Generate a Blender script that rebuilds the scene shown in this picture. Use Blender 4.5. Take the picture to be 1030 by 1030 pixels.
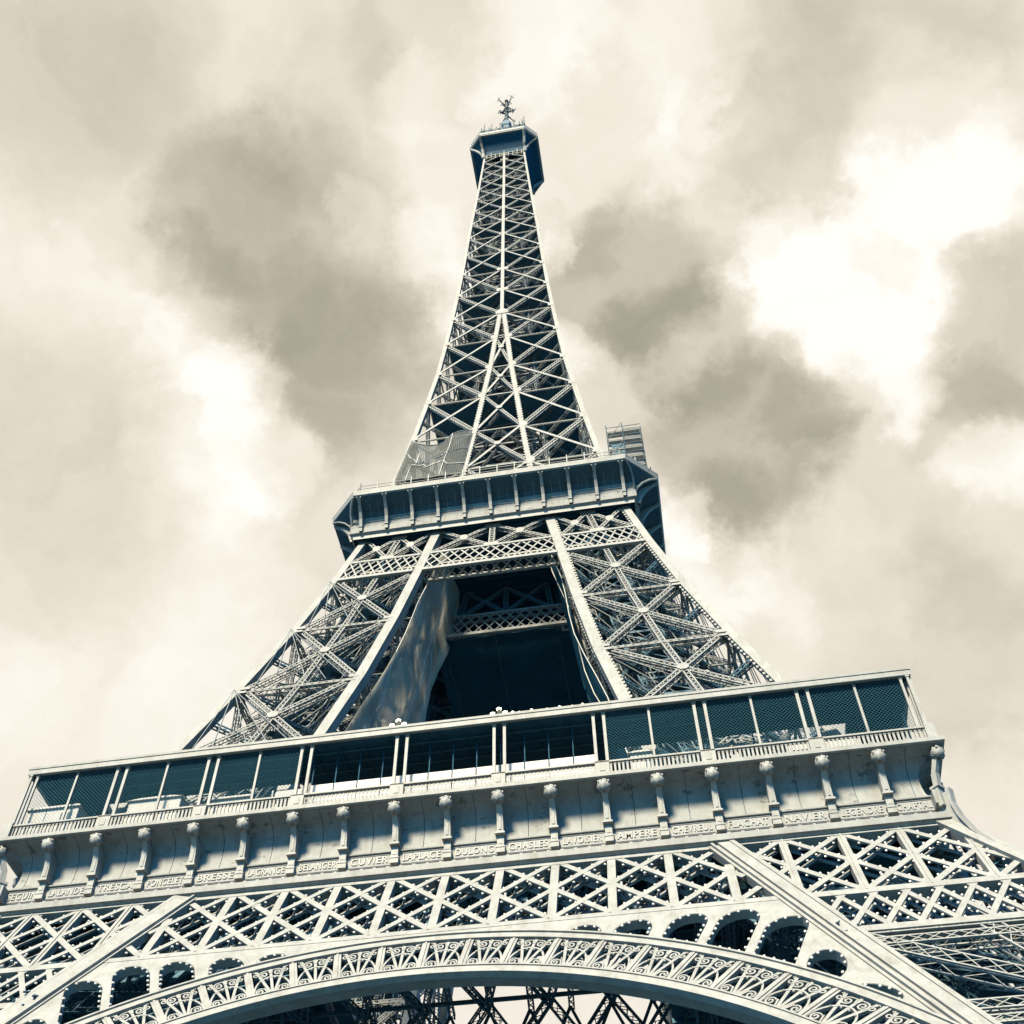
import bpy, math, random
from math import sin, cos, pi, radians, sqrt, hypot, atan2
from mathutils import Vector, Matrix
random.seed(7)
for _o in list(bpy.data.objects):
    bpy.data.objects.remove(_o, do_unlink=True)
SC = bpy.context.scene
COL = SC.collection
V = Vector

# ------------------------------------------------------------------ camera
cd = bpy.data.cameras.new('camera')
cam = bpy.data.objects.new('camera', cd)
COL.objects.link(cam)
CR = V((0.98481052, 0.17338737, 0.00922268))
CU = V((0.12857671, -0.76392968, 0.63236024))
CF = V((-0.11668876, 0.62156919, 0.77461957))
CP = V((14.9986, -100.9252, 1.8458))
M = Matrix((CR, CU, -CF)).transposed().to_4x4()
M.translation = CP
cam.matrix_world = M
cd.sensor_width = 36
cd.lens = 1179.365 / 1030 * 36
cd.shift_x = 0.02628
cd.shift_y = 0.04823
cd.clip_start = 0.5
cd.clip_end = 6000
SC.camera = cam

# ------------------------------------------------------------------ light
SUN_DIR = V((-0.22, -0.86, 0.78)).normalized()          # towards the sun
sd = bpy.data.lights.new('sun', 'SUN')
sd.energy = 5.0
sd.angle = radians(12)
sd.color = (1.0, 0.835, 0.585)
sun = bpy.data.objects.new('sun', sd)
COL.objects.link(sun)
sun.rotation_euler = (-SUN_DIR).to_track_quat('-Z', 'Y').to_euler()
sun.location = (0, -200, 300)
SC.view_settings.view_transform = 'Standard'
SC.view_settings.look = 'None'
SC.view_settings.exposure = 1.78
SC.view_settings.gamma = 1.0
SC.view_settings.use_curve_mapping = False
SC.cycles.diffuse_bounces = 3

world = bpy.data.worlds.new('World')
SC.world = world
world.use_nodes = True
NT = world.node_tree
for n in list(NT.nodes):
    NT.nodes.remove(n)


class NG:
    """small helper to write node graphs as expressions"""
    def __init__(self, nt): self.nt = nt
    def new(self, t, **kw):
        n = self.nt.nodes.new(t)
        for k, v in kw.items(): setattr(n, k, v)
        return n
    def link(self, a, b): self.nt.links.new(a, b)
    def put(self, sock, v):
        if hasattr(v, 'is_output'): self.link(v, sock)
        else: sock.default_value = v
    def math(self, op, a, b=0.0, c=None, clamp=False):
        n = self.new('ShaderNodeMath', operation=op, use_clamp=clamp)
        self.put(n.inputs[0], a); self.put(n.inputs[1], b)
        if c is not None: self.put(n.inputs[2], c)
        return n.outputs[0]
    def vmath(self, op, a, b=None, scale=None):
        n = self.new('ShaderNodeVectorMath', operation=op)
        self.put(n.inputs[0], a)
        if b is not None: self.put(n.inputs[1], b)
        if scale is not None: self.put(n.inputs['Scale'], scale)
        return n.outputs['Value'] if op in ('DOT_PRODUCT', 'LENGTH') else n.outputs[0]
    def ramp(self, fac, stops, interp='LINEAR'):
        n = self.new('ShaderNodeValToRGB')
        n.color_ramp.interpolation = interp
        e = n.color_ramp.elements
        while len(e) < len(stops): e.new(0.5)
        for el, (p, c) in zip(e, stops):
            el.position = p; el.color = (*c, 1) if len(c) == 3 else c
        self.put(n.inputs[0], fac)
        return n.outputs[0]
    def noise(self, vec, scale, detail=5, rough=0.55, dist=0.0, out='Fac'):
        n = self.new('ShaderNodeTexNoise')
        self.put(n.inputs['Vector'], vec)
        n.inputs['Scale'].default_value = scale
        n.inputs['Detail'].default_value = detail
        n.inputs['Roughness'].default_value = rough
        n.inputs['Distortion'].default_value = dist
        return n.outputs[out]
    def maprange(self, v, a, b, c, d, smooth=False):
        n = self.new('ShaderNodeMapRange')
        if smooth: n.interpolation_type = 'SMOOTHSTEP'
        self.put(n.inputs[0], v)
        for i, x in enumerate((a, b, c, d)): n.inputs[1 + i].default_value = x
        return n.outputs[0]
    def mix(self, f, a, b, mode='MIX'):
        n = self.new('ShaderNodeMix', data_type='RGBA', blend_type=mode)
        self.put(n.inputs['Factor'], f)
        for s, v in ((n.inputs[6], a), (n.inputs[7], b)):
            self.put(s, v if hasattr(v, 'is_output') else (*v, 1))
        return n.outputs[2]


def sky_dir(px, py):                                    # a bearing in the sky, read from the photograph once
    x = (px - 515 + 27.07) / 1179.365
    y = -(py - 515 - 49.68) / 1179.365
    return (CR * x + CU * y + CF).normalized()


def build_world():
    g = NG(NT)
    D = g.new('ShaderNodeTexCoord').outputs['Generated']
    # billowing: the bearing is pushed about by noise so the cloud masses have ragged edges
    w1 = g.vmath('SUBTRACT', g.noise(D, 3.6, 5, 0.58, out='Color'), (0.5, 0.5, 0.5))
    w2 = g.vmath('SUBTRACT', g.noise(D, 14.0, 9, 0.66, out='Color'), (0.5, 0.5, 0.5))
    Dw = g.vmath('ADD', D, g.vmath('ADD', g.vmath('SCALE', w1, scale=0.11), g.vmath('SCALE', w2, scale=0.10)))
    Dw = g.vmath('NORMALIZE', Dw)
    val = None
    # cloud masses: bearing, angular radius (px / 1180 rad), brightness change
    BL = [(300, 250, 130, -.30), (235, 205, 80, -.16), (340, 110, 90, -.14), (350, 350, 100, -.30), (210, 290, 50, -.14), (385, 420, 70, -.12),
          (300, 450, 60, -.14), (345, 520, 60, -.10), (150, 260, 40, -.08),
          (640, 270, 80, -.34), (700, 340, 70, -.22), (745, 450, 85, -.40), (720, 520, 55, -.16), (640, 390, 60, -.14), (600, 225, 40, -.12), (800, 420, 40, -.14),
          (1000, 330, 80, -.30), (985, 410, 60, -.16), (940, 660, 110, -.18), (1010, 560, 80, -.12), (870, 500, 80, -.14),
          (40, 40, 150, -.20), (90, 110, 100, -.06), (20, 480, 150, -.18), (120, 560, 90, -.06), (440, 30, 70, -.14), (900, 40, 100, -.22), (800, 20, 70, -.10),
          (745, 130, 55, -.12), (805, 165, 45, -.10), (870, 245, 30, -.22),
          (830, 285, 70, .30), (945, 150, 80, .30), (900, 220, 60, .18), (780, 235, 45, .24), (905, 385, 40, .28), (850, 340, 45, .18), (985, 190, 60, .16), (545, 40, 60, .20), (620, 90, 60, .05),
          (700, 25, 60, .08), (245, 395, 45, .22), (200, 350, 50, .14), (275, 470, 50, .18), (200, 480, 70, .12), (110, 640, 170, .12), (685, 520, 34, .34), (715, 570, 50, .18),
          (700, 140, 40, .16), (570, 235, 20, .28), (585, 345, 30, .24), (440, 225, 34, .14), (455, 280, 30, .14), (370, 190, 32, .2), (445, 85, 34, .14),
          (1010, 465, 46, .26), (90, 250, 110, .06), (850, 590, 80, .06), (700, 110, 30, .1)]
    for (x, y, r, a) in BL:
        d = sky_dir(x, y)
        dot = g.vmath('DOT_PRODUCT', Dw, tuple(d))
        th = r * 1.25 / 1180
        t = g.maprange(dot, cos(th), 1.0 - (1 - cos(th)) * 0.2, 0.0, a * (0.84 if a < 0 else 0.70), True)
        val = t if val is None else g.math('ADD', val, t)
    fine = g.math('SUBTRACT', g.noise(Dw, 9.0, 8, 0.62, 0.6), 0.5)
    soft = g.math('SUBTRACT', g.noise(D, 2.5, 4, 0.5), 0.5)
    val = g.math('ADD', val, g.math('MULTIPLY', fine, 0.34))
    val = g.math('ADD', val, g.math('MULTIPLY', soft, 0.22))
    val = g.math('ADD', val, 0.72)
    cloud = g.ramp(val, [(0.0, (.235, .222, .172)), (0.25, (.42, .388, .31)), (0.5, (.66, .61, .50)), (0.72, (.85, .79, .68)), (0.95, (1.04, 1.0, .93))])
    # unseen rear and low sky, tinted teal as added fill for the shade
    sky = g.new('ShaderNodeTexSky', sky_type='NISHITA')
    sky.sun_disc = False
    sky.sun_elevation = math.asin(SUN_DIR.z)
    sky.sun_rotation = atan2(SUN_DIR.x, SUN_DIR.y)
    sky.altitude = 50
    teal_fill = g.mix(1.0, sky.outputs[0], (0.04, 0.90, 1.6), 'MULTIPLY')
    fwd = g.vmath('DOT_PRODUCT', D, tuple(sky_dir(515, 480)))
    k = g.maprange(fwd, 0.70, 0.83, 0.0, 1.0, True)
    b1 = g.new('ShaderNodeBackground'); g.put(b1.inputs[0], teal_fill); b1.inputs[1].default_value = 0.05
    b2 = g.new('ShaderNodeBackground'); g.put(b2.inputs[0], cloud); b2.inputs[1].default_value = 0.305
    mx = g.new('ShaderNodeMixShader')
    g.put(mx.inputs[0], k); g.link(b1.outputs[0], mx.inputs[1]); g.link(b2.outputs[0], mx.inputs[2])
    out = g.new('ShaderNodeOutputWorld')
    g.link(mx.outputs[0], out.inputs[0])


build_world()

# ------------------------------------------------------------------ materials
def new_mat(name):
    m = bpy.data.materials.new(name)
    m.use_nodes = True
    nt = m.node_tree
    for n in list(nt.nodes): nt.nodes.remove(n)
    g = NG(nt)
    out = g.new('ShaderNodeOutputMaterial')
    return m, g, out


def mat_paint(name, col, rough=0.55, var=0.12, stain=0.0, spec=0.15, scale=0.8):
    m, g, out = new_mat(name)
    bs = g.new('ShaderNodeBsdfPrincipled')
    P = g.new('ShaderNodeNewGeometry').outputs['Position']
    n1 = g.noise(P, scale, 6, 0.65)
    f = g.maprange(n1, 0.3, 0.72, 0.0, 1.0)
    c = g.mix(f, tuple(x * (1 - var) for x in col), tuple(min(1, x * (1 + var * .7)) for x in col))
    n2 = g.noise(P, 4.5, 6, 0.75)
    c = g.mix(g.maprange(n2, 0.60, 0.70, 0.0, 0.5), c, tuple(x * 0.55 for x in col))
    ms_ = g.new('ShaderNodeMapping'); g.link(P, ms_.inputs[0]); ms_.inputs['Scale'].default_value = (1.6, 1.6, 0.16)
    n4 = g.noise(ms_.outputs[0], 1.3, 5, 0.7)
    c = g.mix(g.maprange(n4, 0.48, 0.72, 0.0, 0.6), c, tuple(x * y for x, y in zip(col, (.62, .56, .50))))
    n5 = g.noise(P, 14.0, 3, 0.6)
    c = g.mix(g.maprange(n5, 0.66, 0.70, 0.0, 0.55), c, tuple(x * 0.35 for x in col))
    if stain:
        mp = g.new('ShaderNodeMapping'); g.link(P, mp.inputs[0]); mp.inputs['Scale'].default_value = (1.2, 1.2, 2.2)
        n3 = g.noise(mp.outputs[0], 0.8, 7, 0.66)
        c = g.mix(g.maprange(n3, 0.585, 0.64, 0.0, stain), c, tuple(x * 0.28 for x in col))
    g.put(bs.inputs['Base Color'], c)
    bs.inputs['Roughness'].default_value = rough
    bs.inputs['Specular IOR Level'].default_value = spec
    g.link(bs.outputs[0], out.inputs[0])
    return m


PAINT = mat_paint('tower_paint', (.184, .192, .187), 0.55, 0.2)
SHADED_DEEP = mat_paint('deep_shaded_paint', (0.026, 0.068, 0.100), 0.6, 0.15)  # same tower paint, deep shade put into the colour
HALF_SHADED = mat_paint('half_shaded_paint', (.112, .128, .135), 0.6, 0.2)  # tower paint half darkened: shade painted onto the ties and lift tower
PAINT_BAND = mat_paint('name_band_paint', (.166, .175, .174), 0.6, 0.12)
PAINT_COVE = mat_paint('tower_paint_weathered', (.160, .170, .169), 0.7, 0.16, 0.7)
SHADED_SOFFIT = mat_paint('shaded_soffit_paint', (.032, .062, .080), 0.7, 0.2)  # upper platform cove, its shade put into the colour
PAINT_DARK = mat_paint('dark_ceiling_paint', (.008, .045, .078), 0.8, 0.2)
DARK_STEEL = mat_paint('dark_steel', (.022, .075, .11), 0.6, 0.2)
SHADED_INNER = mat_paint('inner_shaded_paint', (0.044, 0.096, 0.132), 0.6, 0.15)  # tower paint with shade worked into the colour, for inner members
WHITE = mat_paint('sky_band_white', (.33, .33, .315), 0.5, 0.05)
GOLD = mat_paint('name_letter_gilding', (.202, .210, .204), 0.5, 0.06)
BULB = mat_paint('bulb_glass', (.40, .40, .38), 0.2, 0.02)
LAMPBODY = mat_paint('lamp_housing', (.29, .29, .28), 0.4, 0.1)
ANTENNA = mat_paint('antenna_metal', (0.028, 0.052, 0.064), 0.5, 0.1)


def mat_net(name, col, trans, scale, weave=True):
    """fine woven mesh: cloth threads with holes, a little dirtier in places"""
    m, g, out = new_mat(name)
    P = g.new('ShaderNodeNewGeometry').outputs['Position']
    n1 = g.noise(P, 0.25, 4, 0.55)
    n2 = g.noise(P, 1.5, 4, 0.6)
    f = g.math('ADD', g.math('MULTIPLY', n1, 0.7), g.math('MULTIPLY', n2, 0.3))
    c = g.ramp(f, [(0.36, tuple(x * 0.78 for x in col)), (0.5, col), (0.66, tuple(min(1, x * 1.18) for x in col))])
    d = g.new('ShaderNodeBsdfDiffuse'); g.put(d.inputs[0], c)
    tl = g.new('ShaderNodeBsdfTranslucent'); g.put(tl.inputs[0], c)
    tr = g.new('ShaderNodeBsdfTransparent')
    m1 = g.new('ShaderNodeMixShader'); m1.inputs[0].default_value = 0.65
    g.link(d.outputs[0], m1.inputs[1]); g.link(tl.outputs[0], m1.inputs[2])
    s = g.new('ShaderNodeSeparateXYZ'); g.link(P, s.inputs[0])
    h = g.math('ADD', s.outputs[0], s.outputs[1])
    a = g.math('FRACT', g.math('MULTIPLY', h, 4.0)); b = g.math('FRACT', g.math('MULTIPLY', s.outputs[2], 4.0))
    thread = g.math('MAXIMUM', g.math('LESS_THAN', a, 0.25), g.math('LESS_THAN', b, 0.25))
    hole = g.math('MULTIPLY', g.math('SUBTRACT', 1.0, thread), trans * 2.1, clamp=True)
    if not weave: hole = g.math('ADD', 0.0, trans)
    hole = g.math('MULTIPLY', hole, g.maprange(n1, 0.35, 0.65, 0.8, 1.15), clamp=True)
    m2 = g.new('ShaderNodeMixShader')
    g.put(m2.inputs[0], hole)
    g.link(m1.outputs[0], m2.inputs[1]); g.link(tr.outputs[0], m2.inputs[2])
    g.link(m2.outputs[0], out.inputs[0])
    return m


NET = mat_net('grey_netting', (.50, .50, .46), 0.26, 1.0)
TARP = mat_net('tarpaulin_cloth', (0.207, 0.221, 0.214), 0.36, 1.0)


def mat_chainlink():
    m, g, out = new_mat('chain_link_wire')
    P = g.new('ShaderNodeNewGeometry').outputs['Position']
    s = g.new('ShaderNodeSeparateXYZ'); g.link(P, s.inputs[0])
    h = g.math('ADD', s.outputs[0], s.outputs[1])
    a = g.math('FRACT', g.math('MULTIPLY', g.math('ADD', h, s.outputs[2]), 3.4))
    b = g.math('FRACT', g.math('MULTIPLY', g.math('SUBTRACT', h, s.outputs[2]), 3.4))
    wire = g.math('MAXIMUM', g.math('LESS_THAN', a, 0.12), g.math('LESS_THAN', b, 0.12))
    bs = g.new('ShaderNodeBsdfDiffuse'); bs.inputs[0].default_value = (.018, .055, .078, 1)
    tr = g.new('ShaderNodeBsdfTransparent')
    mx = g.new('ShaderNodeMixShader')
    g.put(mx.inputs[0], wire); g.link(tr.outputs[0], mx.inputs[1]); g.link(bs.outputs[0], mx.inputs[2])
    g.link(mx.outputs[0], out.inputs[0])
    return m


CHAIN = mat_chainlink()


def mat_ground():
    m, g, out = new_mat('teal_bounce_ground')
    P = g.new('ShaderNodeNewGeometry').outputs['Position']
    n1 = g.noise(P, 0.05, 6, 0.6); n2 = g.noise(P, 9.0, 6, 0.7)
    c = g.mix(n1, (.014, .050, .080), (.022, .068, .105))  # unseen ground, tinted teal to throw teal fill onto the undersides
    c = g.mix(g.maprange(n2, .4, .7, 0, .5), c, (.03, .08, .11))
    bs = g.new('ShaderNodeBsdfPrincipled'); g.put(bs.inputs['Base Color'], c); bs.inputs['Roughness'].default_value = .9
    g.link(bs.outputs[0], out.inputs[0])
    return m


GROUND = mat_ground()

# ------------------------------------------------------------------ mesh tools
class MB:
    def __init__(self): self.v = []; self.f = []
    def add(self, vs, fs):
        o = len(self.v); self.v += [tuple(x) for x in vs]; self.f += [tuple(i + o for i in f) for f in fs]
    def bar(self, p, q, w, d, nrm=(0, -1, 0)):
        """rectangular bar p->q; w across (in the face), d along nrm"""
        p, q, n = V(p), V(q), V(nrm)
        t = (q - p)
        if t.length < 1e-6: return
        t.normalize()
        s = t.cross(n)
        if s.length < 1e-4: s = t.cross(V((0.31, 0.2, 0.9)))
        s.normalize(); n = s.cross(t).normalized()
        a, b = s * (w / 2), n * (d / 2)
        vs = [p - a - b, p + a - b, p + a + b, p - a + b, q - a - b, q + a - b, q + a + b, q - a + b]
        self.add(vs, [(0, 3, 2, 1), (4, 5, 6, 7), (0, 1, 5, 4), (1, 2, 6, 5), (2, 3, 7, 6), (3, 0, 4, 7)])
    def box(self, x0, x1, y0, y1, z0, z1):
        vs = [(x0, y0, z0), (x1, y0, z0), (x1, y1, z0), (x0, y1, z0), (x0, y0, z1), (x1, y0, z1), (x1, y1, z1), (x0, y1, z1)]
        self.add(vs, [(0, 3, 2, 1), (4, 5, 6, 7), (0, 1, 5, 4), (1, 2, 6, 5), (2, 3, 7, 6), (3, 0, 4, 7)])
    def quad(self, a, b, c, d): self.add([a, b, c, d], [(0, 1, 2, 3)])
    def tube(self, pts, r, n=6, closed=False):
        pts = [V(p) for p in pts]; rr = r if isinstance(r, (list, tuple)) else [r] * len(pts)
        vs = []; fs = []
        for i, p in enumerate(pts):
            t = (pts[min(i + 1, len(pts) - 1)] - pts[max(i - 1, 0)]).normalized()
            s = t.cross(V((0, 0, 1)) if abs(t.z) < 0.95 else V((1, 0, 0))).normalized(); u = s.cross(t)
            for k in range(n):
                a = 2 * pi * k / n
                vs.append(p + (s * cos(a) + u * sin(a)) * rr[i])
        for i in range(len(pts) - 1):
            for k in range(n):
                fs.append((i * n + k, i * n + (k + 1) % n, (i + 1) * n + (k + 1) % n, (i + 1) * n + k))
        fs.append(tuple(reversed(range(n)))); fs.append(tuple(range((len(pts) - 1) * n, len(pts) * n)))
        self.add(vs, fs)
    def ball(self, c, r, seg=8, rings=5, sq=(1, 1, 1)):
        vs = [(c[0], c[1], c[2] + r * sq[2])]; fs = []
        for i in range(1, rings):
            ph = pi * i / rings
            for k in range(seg):
                a = 2 * pi * k / seg
                vs.append((c[0] + r * sin(ph) * cos(a) * sq[0], c[1] + r * sin(ph) * sin(a) * sq[1], c[2] + r * cos(ph) * sq[2]))
        vs.append((c[0], c[1], c[2] - r * sq[2]))
        for k in range(seg): fs.append((0, 1 + k, 1 + (k + 1) % seg))
        for i in range(rings - 2):
            for k in range(seg):
                a = 1 + i * seg; fs.append((a + k, a + seg + k, a + seg + (k + 1) % seg, a + (k + 1) % seg))
        l = len(vs) - 1; a = 1 + (rings - 2) * seg
        for k in range(seg): fs.append((l, a + (k + 1) % seg, a + k))
        self.add(vs, fs)
    def ribbon(self, fr, pts, w, c0, c1):
        """flat strip along 2-D points in frame fr(a,b,c), width w, from depth c0 (front) to c1"""
        n = len(pts); vs = []; fs = []
        for i in range(n):
            a = pts[max(i - 1, 0)]; b = pts[min(i + 1, n - 1)]
            tx, ty = b[0] - a[0], b[1] - a[1]; L = hypot(tx, ty) or 1
            nx, ny = -ty / L * w / 2, tx / L * w / 2
            x, y = pts[i]
            vs += [fr(x + nx, y + ny, c0), fr(x - nx, y - ny, c0), fr(x - nx, y - ny, c1), fr(x + nx, y + ny, c1)]
        for i in range(n - 1):
            o = i * 4
            for k in range(4):
                fs.append((o + k, o + (k + 1) % 4, o + 4 + (k + 1) % 4, o + 4 + k))
        fs += [(3, 2, 1, 0), tuple(n * 4 - 4 + k for k in range(4))]
        self.add(vs, fs)
    def laced(self, p, q, w, d, nrm, t=0.115, pitch=None, lace=0.06, sides=True):
        """box lattice girder: four corner angles and zigzag lacing on its faces; the front lies on p-q, depth goes along -nrm"""
        p, q, n = V(p), V(q), V(nrm).normalized()
        T = q - p; L = T.length
        if L < 0.2: return
        T.normalize(); s = T.cross(n).normalized(); n = s.cross(T).normalized()
        a = s * (w / 2 - t / 2)
        for k in (0, 1):
            o = -n * (d * k + t / 2 * (1 if k == 0 else -1))
            for sg in (-1, 1): self.bar(p + a * sg + o, q + a * sg + o, t, t, n)
        m = max(2, int(round(L / (pitch or w * 1.05))))
        for k in (0, 1):
            o = -n * (d * k + (0.02 if k == 0 else -0.02))
            for i in range(m):
                u0 = T * (L * i / m); u1 = T * (L * (i + 1) / m); sg = 1 if i % 2 == 0 else -1
                self.bar(p + u0 + a * sg + o, p + u1 - a * sg + o, lace, 0.03, n)
                if k == 0: self.bar(p + u0 - a * sg + o, p + u1 + a * sg + o, lace, 0.028, n)
        if sides:
            for sg in (-1, 1):
                o = a * sg * (w / 2 - 0.02) / (w / 2 - t / 2)
                for i in range(m):
                    u0 = T * (L * i / m); u1 = T * (L * (i + 1) / m); e = i % 2
                    self.bar(p + u0 + o - n * (d * e), p + u1 + o - n * (d * (1 - e)), lace, 0.03, s)
    def plate(self, c, u, v, n, w, h, t, ch=0.25):
        """gusset plate: octagonal plate centred at c"""
        c, u, v, n = V(c), V(u).normalized(), V(v).normalized(), V(n).normalized()
        P = []
        for x, y in ((-1, -1 + ch), (-1 + ch, -1), (1 - ch, -1), (1, -1 + ch), (1, 1 - ch), (1 - ch, 1), (-1 + ch, 1), (-1, 1 - ch)):
            P.append((x * w / 2, y * h / 2))
        vs = [c + u * x + v * y + n * (t / 2) for x, y in P] + [c + u * x + v * y - n * (t / 2) for x, y in P]
        k = len(P)
        fs = [tuple(range(k)), tuple(reversed(range(k, 2 * k)))] + [(i, k + i, k + (i + 1) % k, (i + 1) % k) for i in range(k)]
        self.add(vs, fs)
    def sweep(self, prof, paths):
        pass
    def build(self, name, mat, parent=None, smooth=False):
        me = bpy.data.meshes.new(name)
        me.from_pydata([(x, y, z if z < 220 else z - (z - 220) * 0.055) for x, y, z in self.v], [], self.f)
        me.materials.append(mat)
        if smooth: me.polygons.foreach_set('use_smooth', [True] * len(me.polygons))
        me.validate(); me.update()
        o = bpy.data.objects.new(name, me)
        COL.objects.link(o)
        if parent is not None: o.parent = parent
        return o


def tag(o, label, cat, group=None, kind=None):
    if label: o['label'] = label
    if cat: o['category'] = cat
    if group: o['group'] = group
    if kind: o['kind'] = kind
    return o


def empty(name, loc=(0, 0, 0), rz=0.0):
    o = bpy.data.objects.new(name, None); COL.objects.link(o)
    o.location = loc; o.rotation_euler = (0, 0, rz); o.empty_display_size = 1
    return o


def copy_part(o, parent, rz=0.0, skip=()):
    """a part and its sub-parts, turned about the tower's axis"""
    c = o.copy(); COL.objects.link(c); c.parent = parent; c.rotation_euler = (0, 0, rz)
    for ch in list(o.children):
        if ch.name.split('.')[0] in skip: continue
        d = ch.copy(); COL.objects.link(d); d.parent = c
    return c


def lerp(a, b, t): return a + (b - a) * t
def vl(a, b, t): return V(a) + (V(b) - V(a)) * t


def interp(z, zs, ws):
    if z <= zs[0]: return ws[0] + (z - zs[0]) * (ws[1] - ws[0]) / (zs[1] - zs[0])
    for i in range(len(zs) - 1):
        if z <= zs[i + 1]: return lerp(ws[i], ws[i + 1], (z - zs[i]) / (zs[i + 1] - zs[i]))
    return ws[-1] + (z - zs[-1]) * (ws[-1] - ws[-2]) / (zs[-1] - zs[-2])


# half widths of the tower (outer arris) and of the gap between the legs
SL = 0.553
def wA(z): return 33.6 + (52 - z) * SL
def iA(z): return 18.75 + (52 - z) * 0.485
def wB(z): return interp(z, [57.6, 73.3, 81.7, 92.8, 104.5, 114, 116], [31.6, 26.95, 24.45, 21.35, 18.5, 16.4, 15.95])
def iB(z): return interp(z, [57.6, 73.2, 82, 88.8, 104.5, 114], [15.9, 12.9, 11.1, 9.95, 7.75, 6.35])
def wC(z): return interp(z, [116, 119, 129.4, 141.5, 152, 164, 174, 184, 195, 205, 221.5, 245, 270.7, 276],
                            [16.0, 15.5, 14.0, 12.55, 11.4, 10.2, 9.5, 8.85, 8.2, 7.7, 7.0, 5.85, 4.75, 4.6])
def iC(z): return interp(z, [119, 130.6, 141.3, 152.9, 162.8, 173.5, 183.2], [5.35, 4.3, 3.35, 2.45, 1.62, 0.95, 0.28])

# ================================================================== setting
gm = MB()
n = 24
gm.add([(3000 * cos(2 * pi * k / n), 3000 * sin(2 * pi * k / n), 0) for k in range(n)], [tuple(range(n))])
tag(gm.build('ground', GROUND), None, None, kind='structure')

tower = empty('lattice_tower')
tag(tower, 'tall pale wrought iron lattice tower on four legs with arches and platforms', 'tower')

# ================================================================== lower legs, arches, belt girders (front face, then turned)
CT = 1 / sqrt(1 + SL * SL)
def F(a, b, c=0.0):
    """point on the inclined front face: a along, b up the slope from z=52, c inwards"""
    return V((a, -33.6 + b * SL * CT + c * CT, 52 + b * CT - c * SL * CT))
def bz(z): return (z - 52) / CT
FN = V((0, -CT, SL * CT))                                # outward normal
FV = V((0, SL * CT, CT))


def seg_bar(mb, p, q, w, c0, c1):
    mb.ribbon(F, [p, q], w, c0, c1)


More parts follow.
